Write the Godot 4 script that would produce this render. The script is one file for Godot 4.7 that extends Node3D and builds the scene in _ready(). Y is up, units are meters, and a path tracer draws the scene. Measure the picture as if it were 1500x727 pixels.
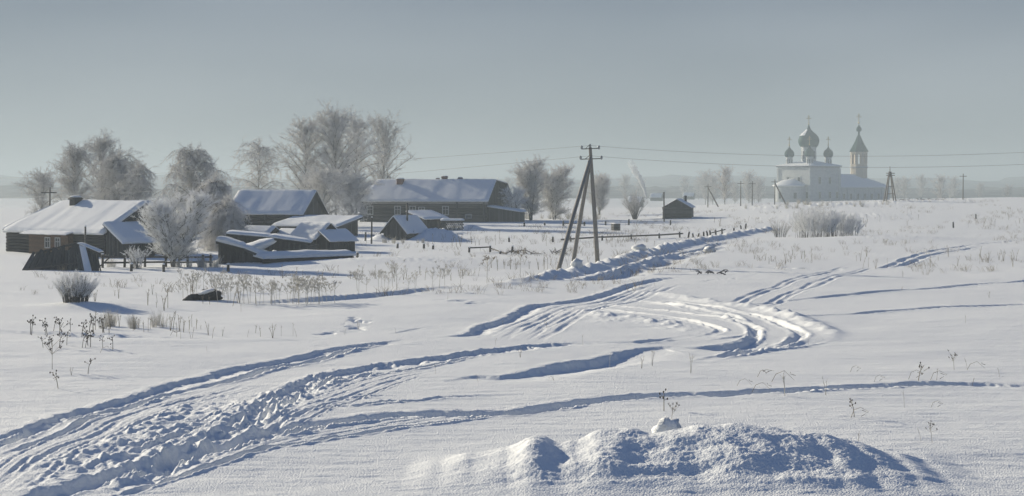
extends Node3D
# A snow covered village on a frosty, hazy day: log barns and birches, a field with wheel tracks, an A-frame power pole and a white church far behind.
# y is up, metres, the photographer stands at x = 0, z = 0 and looks along -z.

const EYE := 5.8
var rng := RandomNumberGenerator.new()
var names := {}
var M := {}

# ------------------------------------------------------------------ naming and tagging
func numbered(called: String) -> String:
	if not names.has(called):
		names[called] = 0
		return called
	names[called] += 1
	return "%s_%03d" % [called, names[called]]

func tag(o: Node, label: String, category: String, group := "", kind := "") -> Node:
	if label: o.set_meta("label", label)
	if category: o.set_meta("category", category)
	if group: o.set_meta("group", group)
	if kind: o.set_meta("kind", kind)
	return o

func thing(called: String, label: String, category: String, at: Vector3, turn := 0.0, group := "") -> Node3D:
	var o := Node3D.new()
	o.name = numbered(called)
	add_child(o)
	o.position = at
	o.rotation.y = turn
	tag(o, label, category, group)
	return o

func part(called: String, mesh: Mesh, mat: Material, parent: Node, xf := Transform3D.IDENTITY) -> MeshInstance3D:
	var o := MeshInstance3D.new()
	o.name = called
	o.mesh = mesh
	o.material_override = mat
	o.transform = xf
	parent.add_child(o, true)
	return o

func setting(called: String, mesh: Mesh, mat: Material) -> MeshInstance3D:
	var o := part(numbered(called), mesh, mat, self)
	o.set_meta("kind", "structure")
	return o

func again(o: Node3D, at: Vector3, turn := 0.0, size := 1.0, label := "", group := "") -> Node3D:
	var c: Node3D = o.duplicate()
	c.name = numbered(String(o.name).rstrip("0123456789").rstrip("_"))
	add_child(c)
	c.position = at
	c.rotation = Vector3(0, turn, 0)
	c.scale = Vector3.ONE * size
	if label: c.set_meta("label", label)
	if group: c.set_meta("group", group)
	return c

# ------------------------------------------------------------------ geometry collector
class Geo:
	var v := PackedVector3Array()
	var n := PackedVector3Array()
	func tri(a: Vector3, b: Vector3, c: Vector3) -> void:
		var f := (c - a).cross(b - a).normalized()
		v.append(a); v.append(b); v.append(c)
		n.append(f); n.append(f); n.append(f)
	func quad(a: Vector3, b: Vector3, c: Vector3, d: Vector3) -> void:
		tri(a, b, c); tri(a, c, d)
	func smooth_quad(a: Vector3, b: Vector3, c: Vector3, d: Vector3, na: Vector3, nb: Vector3, nc: Vector3, nd: Vector3) -> void:
		if (c - a).cross(b - d).dot(na + nc) < 0.0:
			v.append(a); v.append(d); v.append(c); v.append(a); v.append(c); v.append(b)
			n.append(na); n.append(nd); n.append(nc); n.append(na); n.append(nc); n.append(nb)
			return
		v.append(a); v.append(b); v.append(c); v.append(a); v.append(c); v.append(d)
		n.append(na); n.append(nb); n.append(nc); n.append(na); n.append(nc); n.append(nd)
	func box(c: Vector3, s: Vector3, bev := 0.0) -> void:
		var h := s / 2.0
		var b := minf(bev, minf(h.x, minf(h.y, h.z)) * 0.8)
		if b <= 0.0:
			for k in 3:
				for sg in [-1.0, 1.0]:
					var u := Vector3.ZERO; var w := Vector3.ZERO; var q := Vector3.ZERO
					q[k] = h[k] * sg; u[(k + 1) % 3] = h[(k + 1) % 3]; w[(k + 2) % 3] = h[(k + 2) % 3] * sg
					quad(c + q - u - w, c + q - u + w, c + q + u + w, c + q + u - w)
			return
		var i := h - Vector3(b, b, b)
		for k in 3:
			var k1 := (k + 1) % 3
			var k2 := (k + 2) % 3
			for sg in [-1.0, 1.0]:
				var u := Vector3.ZERO; var w := Vector3.ZERO; var q := Vector3.ZERO
				q[k] = h[k] * sg; u[k1] = i[k1]; w[k2] = i[k2] * sg
				quad(c + q - u - w, c + q - u + w, c + q + u + w, c + q + u - w)
				for sh in [-1.0, 1.0]:
					var p := Vector3.ZERO; var r := Vector3.ZERO; var e := Vector3.ZERO
					p[k] = h[k] * sg; p[k1] = i[k1] * sh
					r[k] = i[k] * sg; r[k1] = h[k1] * sh
					e[k2] = i[k2]
					if sg * sh > 0: quad(c + p - e, c + p + e, c + r + e, c + r - e)
					else: quad(c + p + e, c + p - e, c + r - e, c + r + e)
	func tube(p: Array, r: Array, sides := 6, cap := true) -> void:
		var rings := []
		var dirs := []
		var side := Vector3.ZERO
		for k in p.size():
			var t: Vector3 = (p[mini(k + 1, p.size() - 1)] - p[maxi(k - 1, 0)]).normalized()
			if side == Vector3.ZERO:
				side = t.cross(Vector3.UP if absf(t.y) < 0.9 else Vector3.RIGHT).normalized()
			side = (side - t * side.dot(t)).normalized()
			var up := t.cross(side)
			var ring := []
			var dd := []
			for j in sides:
				var a := TAU * j / sides
				var o := side * cos(a) + up * sin(a)
				dd.append(o); ring.append(p[k] + o * r[k])
			rings.append(ring); dirs.append(dd)
		for k in p.size() - 1:
			for j in sides:
				var l := (j + 1) % sides
				smooth_quad(rings[k][j], rings[k][l], rings[k + 1][l], rings[k + 1][j], dirs[k][j], dirs[k][l], dirs[k + 1][l], dirs[k + 1][j])
		if cap:
			for e in [0, p.size() - 1]:
				for j in range(1, sides - 1):
					if e == 0: tri(rings[e][0], rings[e][j + 1], rings[e][j])
					else: tri(rings[e][0], rings[e][j], rings[e][j + 1])
	func lathe(prof: Array, sides := 24, a0 := 0.0, a1 := TAU, flat := false) -> void:
		var nn := []
		for k in prof.size():
			var t: Vector2 = prof[mini(k + 1, prof.size() - 1)] - prof[maxi(k - 1, 0)]
			nn.append(Vector2(t.y, -t.x).normalized())
		for k in prof.size() - 1:
			for j in sides:
				var a := a0 + (a1 - a0) * j / sides
				var b := a0 + (a1 - a0) * (j + 1) / sides
				var ca := Vector3(cos(a), 0, sin(a)); var cb := Vector3(cos(b), 0, sin(b))
				var p: Vector2 = prof[k]; var q: Vector2 = prof[k + 1]
				var v1 := ca * p.x + Vector3(0, p.y, 0); var v2 := cb * p.x + Vector3(0, p.y, 0)
				var v3 := cb * q.x + Vector3(0, q.y, 0); var v4 := ca * q.x + Vector3(0, q.y, 0)
				if flat:
					quad(v1, v2, v3, v4)
				else:
					var m: Vector2 = nn[k]; var o: Vector2 = nn[k + 1]
					smooth_quad(v1, v2, v3, v4, ca * m.x + Vector3(0, m.y, 0), cb * m.x + Vector3(0, m.y, 0), cb * o.x + Vector3(0, o.y, 0), ca * o.x + Vector3(0, o.y, 0))
	func mesh() -> ArrayMesh:
		var a := []
		a.resize(Mesh.ARRAY_MAX)
		a[Mesh.ARRAY_VERTEX] = v
		a[Mesh.ARRAY_NORMAL] = n
		var m := ArrayMesh.new()
		m.add_surface_from_arrays(Mesh.PRIMITIVE_TRIANGLES, a)
		return m

func box_mesh(s: Vector3, bev := 0.0, c := Vector3.ZERO) -> ArrayMesh:
	var g := Geo.new()
	g.box(c, s, bev)
	return g.mesh()

# ------------------------------------------------------------------ materials
func lin(r: float, g: float, b: float) -> Color:
	return Color(r, g, b).linear_to_srgb()

func noise(seed_: int, freq: float, octaves := 3, type := FastNoiseLite.TYPE_SIMPLEX_SMOOTH) -> FastNoiseLite:
	var f := FastNoiseLite.new()
	f.seed = seed_
	f.noise_type = type
	f.frequency = freq
	f.fractal_type = FastNoiseLite.FRACTAL_FBM if octaves > 1 else FastNoiseLite.FRACTAL_NONE
	f.fractal_octaves = octaves
	return f

func tex(img: Image) -> ImageTexture:
	img.generate_mipmaps()
	return ImageTexture.create_from_image(img)

func tinted(img: Image, a: Color, b: Color) -> ImageTexture:
	# grey noise image to a ramp between two colours (linear values given)
	var src := img.get_data()
	img.convert(Image.FORMAT_L8)
	src = img.get_data()
	var lut := []
	for k in 256:
		var c := a.lerp(b, clampf((k / 255.0 - 0.2) / 0.6, 0, 1)).linear_to_srgb()
		lut.append(Vector3i(int(c.r * 255), int(c.g * 255), int(c.b * 255)))
	var out := PackedByteArray()
	out.resize(src.size() * 3)
	for k in src.size():
		var c: Vector3i = lut[src[k]]
		out[k * 3] = c.x; out[k * 3 + 1] = c.y; out[k * 3 + 2] = c.z
	return tex(Image.create_from_data(img.get_width(), img.get_height(), false, Image.FORMAT_RGB8, out))

func plain(c: Color, rough := 0.85) -> StandardMaterial3D:
	var m := StandardMaterial3D.new()
	m.albedo_color = c.linear_to_srgb()
	m.roughness = rough
	return m

func grained(a: Color, b: Color, seed_: int, upright: bool, size := 0.7) -> StandardMaterial3D:
	var img := noise(seed_, 0.035, 4).get_seamless_image(256, 256)
	if upright:
		img.resize(256, 40, Image.INTERPOLATE_LANCZOS); img.resize(256, 1024, Image.INTERPOLATE_CUBIC); img.resize(256, 256)
	else:
		img.resize(40, 256, Image.INTERPOLATE_LANCZOS); img.resize(256, 256, Image.INTERPOLATE_CUBIC)
	var m := plain(Color.WHITE)
	m.albedo_texture = tinted(img, a, b)
	m.uv1_triplanar = true
	m.uv1_world_triplanar = false
	m.uv1_scale = Vector3.ONE * size
	return m

func mottled(a: Color, b: Color, seed_: int, freq: float, size: float, rough := 0.85) -> StandardMaterial3D:
	var m := plain(Color.WHITE, rough)
	m.albedo_texture = tinted(noise(seed_, freq, 4).get_seamless_image(256, 256), a, b)
	m.uv1_triplanar = true
	m.uv1_world_triplanar = true
	m.uv1_scale = Vector3.ONE * size
	return m

func make_materials() -> void:
	var snow := plain(Color(0.84, 0.855, 0.845), 0.8)
	snow.metallic_specular = 0.3
	var img := noise(5, 0.045, 4).get_seamless_image(512, 512)
	img.convert(Image.FORMAT_RGBA8)
	img.bump_map_to_normal_map(7.0)
	snow.normal_enabled = true
	snow.normal_texture = tex(img)
	snow.normal_scale = 1.0
	snow.uv1_triplanar = true
	snow.uv1_world_triplanar = true
	snow.uv1_scale = Vector3.ONE * 0.7
	M.snow = snow
	var planks := []
	var logs := []
	for k in 4:
		var t: float = [1.0, 0.6, 1.7, 0.8][k]
		planks.append(grained(Color(0.022, 0.023, 0.024) * t, Color(0.078, 0.077, 0.074) * t, 11 + k, true))
		logs.append(grained(Color(0.024, 0.023, 0.022) * t, Color(0.092, 0.086, 0.078) * t, 21 + k, false))
	M.planks = planks
	M.logs = logs
	M.brown = [grained(Color(0.09, 0.055, 0.035), Color(0.2, 0.12, 0.075), 31, false), grained(Color(0.07, 0.045, 0.03), Color(0.16, 0.1, 0.06), 32, false)]
	M.white = plain(Color(0.4, 0.41, 0.41), 0.6)
	M.pane = plain(Color(0.02, 0.025, 0.03), 0.15)
	M.brick = mottled(Color(0.12, 0.06, 0.045), Color(0.24, 0.13, 0.1), 41, 0.05, 1.5)
	M.iron = plain(Color(0.045, 0.042, 0.04), 0.6)
	M.pole = mottled(Color(0.16, 0.15, 0.135), Color(0.28, 0.26, 0.235), 43, 0.06, 0.8)
	M.insulator = plain(Color(0.3, 0.32, 0.33), 0.25)
	M.wire = plain(Color(0.34, 0.34, 0.34), 0.6)
	M.bark = mottled(Color(0.07, 0.065, 0.06), Color(0.42, 0.41, 0.4), 44, 0.03, 0.7)
	M.limb = plain(Color(0.13, 0.125, 0.12))
	M.twig = plain(Color(0.6, 0.59, 0.57))
	M.twig_frost = plain(Color(0.88, 0.89, 0.89))
	M.twig_mid = plain(Color(0.7, 0.69, 0.67))
	M.straw = plain(Color(0.24, 0.2, 0.14))
	M.straw_frost = plain(Color(0.55, 0.53, 0.48))
	M.dark_stalk = plain(Color(0.075, 0.065, 0.05))
	M.plaster = mottled(Color(0.4, 0.42, 0.42), Color(0.52, 0.54, 0.53), 45, 0.02, 0.12)
	M.plaster_red = mottled(Color(0.44, 0.36, 0.26), Color(0.54, 0.48, 0.39), 46, 0.03, 0.3)
	M.green = plain(Color(0.003, 0.05, 0.043), 0.6)
	M.green.metallic_specular = 0.15
	M.grey_dome = plain(Color(0.006, 0.05, 0.044), 0.6)
	M.grey_dome.metallic_specular = 0.15
	M.gold = plain(Color(0.4, 0.32, 0.16), 0.35)
	M.gold.metallic = 0.8
	M.smoke = []
	for a in [0.5, 0.34, 0.2, 0.1]:
		var sm := plain(Color(0.93, 0.93, 0.93), 1.0)
		sm.transparency = BaseMaterial3D.TRANSPARENCY_ALPHA
		sm.albedo_color.a = a
		M.smoke.append(sm)
	M.forest = mottled(Color(0.03, 0.036, 0.036), Color(0.2, 0.21, 0.21), 47, 0.03, 0.004)

# ------------------------------------------------------------------ terrain
const NEAR_ROWS := 12
const D0 := 24.0
const D1 := 900.0
const DV := 0.0000415
const T_IN := 0.345
const T_STEP := 0.000875
var row_d := PackedFloat32Array()
var col_t := PackedFloat32Array()
var H := PackedFloat32Array()
var NR := 0
var NC := 0
var side_cols := 14
var mid_cols := 0
var n_lump: FastNoiseLite
var n_fine: FastNoiseLite
var n_cell: FastNoiseLite

func smooth(a: float, b: float, x: float) -> float:
	var t := clampf((x - a) / (b - a), 0.0, 1.0)
	return t * t * (3.0 - 2.0 * t)

func rise(x: float, d: float) -> float:
	# a low swell on the right with a shallow valley behind it
	if d < 150.0: return 0.0
	return (1.9 * smooth(18, 58, x) + 1.2 * smooth(50, 110, x)) * smooth(150, 330, d) * (1.0 - smooth(340, 460, d)) - 3.4 * smooth(350, 700, d)

func row_of(d: float) -> float:
	return NEAR_ROWS + (1.0 / D0 - 1.0 / d) / DV

func col_of(t: float) -> float:
	return side_cols + (t + T_IN) / T_STEP

func ground_y(x: float, z: float) -> float:
	var d := -z
	var r := clampf(row_of(d), 0, NR - 2.001)
	var c := clampf(col_of(x / d), 0, NC - 2.001)
	var i := int(r); var j := int(c)
	var fr := r - i; var fc := c - j
	var k := i * NC + j
	return lerpf(lerpf(H[k], H[k + 1], fc), lerpf(H[k + NC], H[k + NC + 1], fc), fr)

func on_ground(p: Vector2, sink := 0.0) -> Vector3:
	return Vector3(p.x, ground_y(p.x, p.y) - sink, p.y)

func grid_start() -> void:
	for k in NEAR_ROWS: row_d.append(6.0 * pow(D0 / 6.0, float(k) / NEAR_ROWS))
	var v := 1.0 / D0
	while v > 1.0 / D1:
		row_d.append(1.0 / v)
		v -= DV
	for k in 14: row_d.append(D1 * pow(4500.0 / D1, (k + 1) / 14.0))
	NR = row_d.size()
	mid_cols = int(2.0 * T_IN / T_STEP)
	for k in side_cols: col_t.append(-T_IN - T_STEP * 3.0 * (pow(1.42, side_cols - k) - 1.0))
	for k in mid_cols: col_t.append(-T_IN + T_STEP * k)
	for k in side_cols: col_t.append(-T_IN + T_STEP * mid_cols + T_STEP * 3.0 * (pow(1.42, k) - 1.0))
	NC = col_t.size()
	H.resize(NR * NC)
	var broad := noise(1, 1.0 / 34.0, 2)
	var mid := noise(2, 1.0 / 6.0, 2)
	var wind := noise(3, 1.0, 3)
	n_lump = noise(4, 1.0, 2)
	var crust := noise(12, 1.0, 3)
	n_fine = noise(6, 5.0, 2)
	n_cell = FastNoiseLite.new()
	n_cell.seed = 9
	n_cell.noise_type = FastNoiseLite.TYPE_CELLULAR
	n_cell.cellular_return_type = FastNoiseLite.RETURN_DISTANCE
	n_cell.frequency = 1.0
	n_cell.fractal_type = FastNoiseLite.FRACTAL_NONE
	for i in NR:
		var d := row_d[i]
		var fade := clampf(1.0 - d / 500.0, 0.0, 1.0)
		var near := clampf(1.0 - d / 160.0, 0.0, 1.0)
		for j in NC:
			var x := d * col_t[j]
			var y := rise(x, d) + broad.get_noise_2d(x, d) * 0.22 * fade + mid.get_noise_2d(x * 0.6, d) * 0.07 * fade
			if near > 0.0:
				# wind ripples: long across the wind, short along it
				var w := wind.get_noise_2d(x * 0.28 + d * 0.05, d * 1.15)
				y += w * 0.034 * near
				y += n_fine.get_noise_2d(x * 0.5, d) * 0.008 * near
				if d < 110.0:
					# thin crust edges
					y += smooth(0.05, 0.4, crust.get_noise_2d(x * 0.5, d * 1.7)) * 0.016 * (1.0 - d / 110.0)
			H[i * NC + j] = y

func spline(p: Array) -> PackedVector2Array:
	var out := PackedVector2Array()
	for k in p.size() - 1:
		var a: Vector2 = p[maxi(k - 1, 0)]; var b: Vector2 = p[k]; var c: Vector2 = p[k + 1]; var e: Vector2 = p[mini(k + 2, p.size() - 1)]
		var steps := maxi(1, int(b.distance_to(c) / (0.011 * absf(b.y))))
		for s in steps: out.append(b.cubic_interpolate(c, a, e, float(s) / steps))
	out.append(p[-1])
	return out

# broken pieces of snow: rounded cells, present in patches
func chunk(x: float, d: float, f: float) -> float:
	var c := clampf(0.62 - (n_cell.get_noise_2d(x * f, d * f) + 1.0) * 0.8, 0.0, 0.6) * 2.4
	return c * smooth(-0.15, 0.35, n_lump.get_noise_2d(x * 0.8 + 40.0, d * 0.8))

# kind 0 groove (w half width, a depth, b berm), 1 bank of ploughed snow (w, height a), 2 step down towards the viewer (w run-out, a depth, b lip), 3 churned lumps (w, a)
func stamp(points: Array, kind: int, w: float, a: float, b := 0.0, rough := 0.0, fade := 3.0, shift := 0.0) -> void:
	var p := spline(points)
	if kind == 0 or shift != 0.0:
		var q := PackedVector2Array()
		for k in p.size():
			var t := (p[mini(k + 1, p.size() - 1)] - p[maxi(k - 1, 0)]).normalized()
			q.append(p[k] + Vector2(-t.y, t.x) * (shift + w * 0.9 * n_lump.get_noise_2d(k * 0.09 + points[0].x * 3.1, shift * 7.0 + points[0].y)))
		p = q
	var reach := w * (2.6 if kind < 2 else (4.0 if kind == 2 else 1.8))
	var best := PackedFloat32Array()
	best.resize(H.size()); best.fill(1e9)
	var along := PackedFloat32Array()
	along.resize(H.size())
	var touched := PackedInt32Array()
	var s := 0.0
	for k in p.size() - 1:
		var A := p[k]; var B := p[k + 1]
		var AB := B - A
		var l := AB.length()
		if l < 0.001: continue
		var u := AB / l
		var d_lo := maxf(minf(-A.y, -B.y) - reach, 20.0)
		var d_hi := maxf(-A.y, -B.y) + reach
		var r0 := maxi(int(row_of(d_lo)), 1); var r1 := mini(int(row_of(d_hi)) + 1, NR - 1)
		var x0 := minf(A.x, B.x) - reach; var x1 := maxf(A.x, B.x) + reach
		for i in range(r0, r1 + 1):
			var d := row_d[i]
			var c0 := maxi(int(col_of(x0 / d)), side_cols); var c1 := mini(int(col_of(x1 / d)) + 1, side_cols + mid_cols - 1)
			var py := -d - A.y
			for j in range(c0, c1 + 1):
				var px := d * col_t[j] - A.x
				var f := clampf(px * u.x + py * u.y, 0.0, l)
				var ex := px - u.x * f; var ey := py - u.y * f
				var q := ex * ex + ey * ey
				if q > reach * reach: continue
				var idx := i * NC + j
				var was := best[idx]
				if q < was * was:
					if was > 1e8: touched.append(idx)
					best[idx] = sqrt(q) * (1.0 if u.x * py - u.y * px > 0.0 else -1.0)
					along[idx] = s + f
		s += l
	for idx in touched:
		var lat := best[idx]
		var at := along[idx]
		var e := clampf(minf(at, s - at) / fade, 0.0, 1.0)
		var i := idx / NC
		var d := row_d[i]
		var x := d * col_t[idx - i * NC]
		var lump := 0.0
		if rough > 0.0: lump = n_lump.get_noise_2d(x * 1.3, d * 1.3) * 0.7 + n_fine.get_noise_2d(x * 0.7, d * 0.7) * 0.3
		var q := absf(lat) / w
		if kind == 0: e *= clampf(0.85 + 0.9 * n_lump.get_noise_2d(at * 0.22 + points[0].y, shift * 5.0), 0.15, 1.4)
		var y := 0.0
		if kind == 0:
			q += lump * 0.15
			y = rough * 0.5 * chunk(x, d, 4.0) * (1.0 - smooth(0.8, 2.0, q)) - a * (1.0 - smooth(0.55, 1.1, q)) + b * exp(-pow((q - 1.4) / 0.4, 2.0)) * (1.0 + 0.8 * lump)
			y += rough * 0.6 * lump * (1.0 - smooth(1.2, 2.4, q))
		elif kind == 1:
			var big := n_lump.get_noise_2d(x * 0.55, d * 0.55)
			y = a * exp(-q * q * 1.4) * (0.8 + 0.5 * big) + rough * (chunk(x, d, 1.7) + 0.5 * chunk(x + 5.0, d, 3.7)) * exp(-q * q * 0.8)
		elif kind == 2:
			var wv := n_lump.get_noise_2d(x * 0.9, d * 0.9) * 0.14 + n_fine.get_noise_2d(x * 0.6, d * 0.3) * 0.05
			var l2 := lat + wv
			if l2 > 0.0: y = -a * smooth(0.0, minf(0.3, a * 1.2), l2) * (1.0 - smooth(0.3, w * 3.0, l2))
			y += b * exp(-pow((l2 + 0.12) / 0.2, 2.0)) + rough * 0.7 * chunk(x, d, 4.0) * exp(-pow(l2 - 0.3, 2.0) * 6.0)
		elif kind == 4:
			y = -a * chunk(x, d, 1.8) * (1.0 - smooth(0.5, 1.3, q))
		else:
			y = (a * (chunk(x, d, 1.6) * 0.35 + chunk(x + 3.0, d, 3.1) * 0.4) + rough * (chunk(x + 9.0, d, 6.0) * 0.5 + lump * 0.5) - a * 0.2) * (1.0 - smooth(0.5, 1.5, q))
		H[idx] += y * e

func mound(c: Vector2, rx: float, rz: float, h: float, rough := 0.0) -> void:
	var d_lo := maxf(-c.y - rz * 2.4, 20.0); var d_hi := -c.y + rz * 2.4
	for i in range(maxi(int(row_of(d_lo)), 1), mini(int(row_of(d_hi)) + 1, NR - 1)):
		var d := row_d[i]
		for j in range(maxi(int(col_of((c.x - rx * 2.4) / d)), side_cols), mini(int(col_of((c.x + rx * 2.4) / d)) + 1, NC - side_cols)):
			var x := d * col_t[j]
			var q := pow((x - c.x) / rx, 2.0) + pow((-d - c.y) / rz, 2.0)
			if q < 5.5:
				H[i * NC + j] += (h + rough * n_lump.get_noise_2d(x * 2.0, d * 2.0)) * exp(-q)

func ridge_profile(px: float) -> float:
	# height of the roadside bank along x, metres
	var k := [[-2.2, 0.0], [-1.53, 0.09], [-0.84, 0.24], [-0.14, 0.36], [0.49, 0.63], [0.98, 0.48], [1.23, 0.55], [1.81, 0.73], [2.79, 0.73], [4.33, 0.85], [5.3, 0.78], [6.28, 0.68], [6.98, 0.5], [7.82, 0.24], [8.5, 0.08], [9.3, 0.0]]
	if px <= k[0][0] or px >= k[-1][0]: return 0.0
	for n in k.size() - 1:
		if px < k[n + 1][0]:
			return lerpf(k[n][1], k[n + 1][1], smooth(k[n][0], k[n + 1][0], px))
	return 0.0

func foreground_bank() -> void:
	var grit := noise(8, 9.0, 2)
	for i in range(0, int(row_of(38.0))):
		var d := row_d[i]
		for j in range(side_cols, side_cols + mid_cols):
			var x := d * col_t[j]
			if x < -3.2 or x > 9.5: continue
			var crest := ridge_profile(x)
			if crest <= 0.0: continue
			var mid_d := 33.4 + n_lump.get_noise_1d(x * 0.5) * 0.35
			var q := (d - mid_d)
			q = q / 1.1 if q > 0.0 else -q / 2.7
			var f := exp(-q * q * 1.2)
			var lump := n_lump.get_noise_2d(x * 0.6, d * 0.6) * 0.1 + n_lump.get_noise_2d(x * 2.2, d * 1.8) * 0.018 + grit.get_noise_2d(x, d) * 0.012 - (n_cell.get_noise_2d(x * 13.0, d * 11.0) + 1.0) * 0.016
			H[i * NC + j] += crest * f + lump * minf(1.0, crest * 1.4) * smooth(0.05, 0.5, f)

func grid_mesh() -> ArrayMesh:
	var v := PackedVector3Array(); v.resize(NR * NC)
	var n := PackedVector3Array(); n.resize(NR * NC)
	for i in NR:
		var d := row_d[i]
		for j in NC:
			v[i * NC + j] = Vector3(d * col_t[j], H[i * NC + j], -d)
	for i in NR:
		var i0 := maxi(i - 1, 0) * NC; var i1 := mini(i + 1, NR - 1) * NC
		for j in NC:
			var a := v[i1 + j] - v[i0 + j]
			var b := v[i * NC + mini(j + 1, NC - 1)] - v[i * NC + maxi(j - 1, 0)]
			n[i * NC + j] = b.cross(a).normalized()
	var ix := PackedInt32Array(); ix.resize((NR - 1) * (NC - 1) * 6)
	var k := 0
	for i in NR - 1:
		for j in NC - 1:
			var q := i * NC + j
			ix[k] = q; ix[k + 1] = q + NC; ix[k + 2] = q + 1
			ix[k + 3] = q + 1; ix[k + 4] = q + NC; ix[k + 5] = q + NC + 1
			k += 6
	var arr := []
	arr.resize(Mesh.ARRAY_MAX)
	arr[Mesh.ARRAY_VERTEX] = v; arr[Mesh.ARRAY_NORMAL] = n; arr[Mesh.ARRAY_INDEX] = ix
	var m := ArrayMesh.new()
	m.add_surface_from_arrays(Mesh.PRIMITIVE_TRIANGLES, arr)
	return m

func make_ground() -> void:
	grid_start()
	# left pair of ruts
	var A := [Vector2(-11.75, -35.70), Vector2(-11.76, -37.63), Vector2(-11.47, -40.01), Vector2(-11.41, -41.73), Vector2(-11.16, -43.06), Vector2(-10.70, -44.50), Vector2(-10.41, -46.27), Vector2(-10.10, -48.18), Vector2(-9.55, -49.72), Vector2(-9.15, -51.78), Vector2(-8.61, -52.96), Vector2(-7.86, -54.24), Vector2(-7.00, -55.98), Vector2(-5.86, -58.55), Vector2(-4.73, -59.79), Vector2(-4.01, -60.88)]
	stamp(A, 2, 0.35, 0.12, 0.02, 0.06)
	stamp([Vector2(-11.41, -34.65), Vector2(-11.39, -36.46), Vector2(-11.15, -38.89), Vector2(-10.85, -40.13), Vector2(-10.45, -41.73), Vector2(-10.11, -43.25), Vector2(-9.75, -45.11), Vector2(-9.04, -47.04), Vector2(-8.38, -48.69), Vector2(-7.99, -51.01), Vector2(-7.62, -52.56), Vector2(-6.72, -53.76), Vector2(-6.06, -55.98), Vector2(-5.10, -58.29), Vector2(-4.36, -59.79)], 0, 0.2, 0.16, 0.05, 0.04)
	stamp([Vector2(-10.66, -32.39), Vector2(-10.70, -34.24), Vector2(-10.56, -36.85), Vector2(-10.44, -38.60), Vector2(-10.35, -40.25), Vector2(-9.98, -42.10), Vector2(-9.65, -44.11), Vector2(-9.25, -45.79), Vector2(-8.77, -46.76)], 0, 0.12, 0.08, 0.03, 0.03)
	for k in 5:
		stamp([Vector2(-9.71, -30.28), Vector2(-9.93, -34.65), Vector2(-9.62, -38.48), Vector2(-9.26, -42.74), Vector2(-8.48, -45.24), Vector2(-7.75, -47.68)], 0, 0.05 + 0.03 * (k % 3), 0.02 + 0.012 * (k % 3), 0.01, 0.02, 3.0, -0.5 + 0.29 * k + 0.08 * (k % 2))
	stamp([Vector2(-9.00, -31.29), Vector2(-8.69, -35.33), Vector2(-8.29, -38.25), Vector2(-8.05, -41.98), Vector2(-7.82, -45.24)], 3, 0.75, 0.16, 0.0, 0.07, 3.0)
	stamp([Vector2(-8.10, -32.39), Vector2(-7.88, -35.33), Vector2(-7.53, -37.63), Vector2(-7.26, -39.59)], 0, 0.16, 0.12, 0.05, 0.06)
	stamp([Vector2(-8.43, -29.34), Vector2(-7.88, -33.18), Vector2(-7.15, -35.01), Vector2(-6.50, -37.12), Vector2(-5.86, -39.59), Vector2(-5.42, -41.98)], 3, 1.0, 0.08, 0.0, 0.06, 3.0)
	# rough rut through the middle
	var B := [Vector2(-7.63, -30.50), Vector2(-7.41, -33.58), Vector2(-7.02, -37.46), Vector2(-6.79, -40.74), Vector2(-6.55, -44.91), Vector2(-6.23, -48.55), Vector2(-5.66, -50.86), Vector2(-4.75, -52.56), Vector2(-3.80, -53.68), Vector2(-2.62, -55.06), Vector2(-1.40, -57.08), Vector2(-0.24, -58.29), Vector2(0.87, -59.70), Vector2(2.37, -60.60), Vector2(3.41, -60.69)]
	stamp(B, 2, 0.4, 0.13, 0.03, 0.1)
	stamp(B, 3, 0.5, 0.05, 0.0, 0.08, 3.0, 0.45)
	stamp([Vector2(-7.06, -37.63), Vector2(-6.75, -40.49), Vector2(-6.47, -44.37), Vector2(-6.10, -47.54), Vector2(-5.47, -49.21), Vector2(-4.56, -50.48), Vector2(-3.68, -52.01), Vector2(-2.56, -54.00), Vector2(-1.39, -56.40), Vector2(-0.24, -57.77)], 0, 0.14, 0.1, 0.04, 0.06, 3.0, 0.6)
	stamp([Vector2(-6.58, -37.63), Vector2(-6.43, -41.73), Vector2(-6.05, -45.38), Vector2(-5.48, -48.69), Vector2(-4.50, -51.39)], 3, 0.9, 0.1, 0.0, 0.09, 3.0)
	stamp([Vector2(3.41, -60.60), Vector2(4.65, -60.60), Vector2(6.22, -62.17), Vector2(7.07, -63.30)], 0, 0.3, 0.12, 0.04, 0.05)
	stamp([Vector2(6.95, -62.73), Vector2(7.65, -63.30), Vector2(8.32, -63.58)], 3, 0.9, 0.2, 0.0, 0.1, 1.5)
	# shallow side ruts
	stamp([Vector2(-5.59, -43.25), Vector2(-4.77, -44.24), Vector2(-4.05, -44.77), Vector2(-3.22, -44.97), Vector2(-2.06, -44.91)], 0, 0.14, 0.09, 0.03, 0.05)
	stamp([Vector2(-5.61, -42.10), Vector2(-5.12, -42.48), Vector2(-4.09, -42.48), Vector2(-3.51, -43.25), Vector2(-2.53, -43.65), Vector2(-1.85, -44.50), Vector2(-1.10, -44.71), Vector2(-0.09, -44.77)], 0, 0.16, 0.1, 0.04, 0.06)
	stamp([Vector2(-4.64, -44.50), Vector2(-3.50, -44.24), Vector2(-2.41, -44.50)], 0, 0.1, 0.06, 0.03, 0.03)
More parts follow.
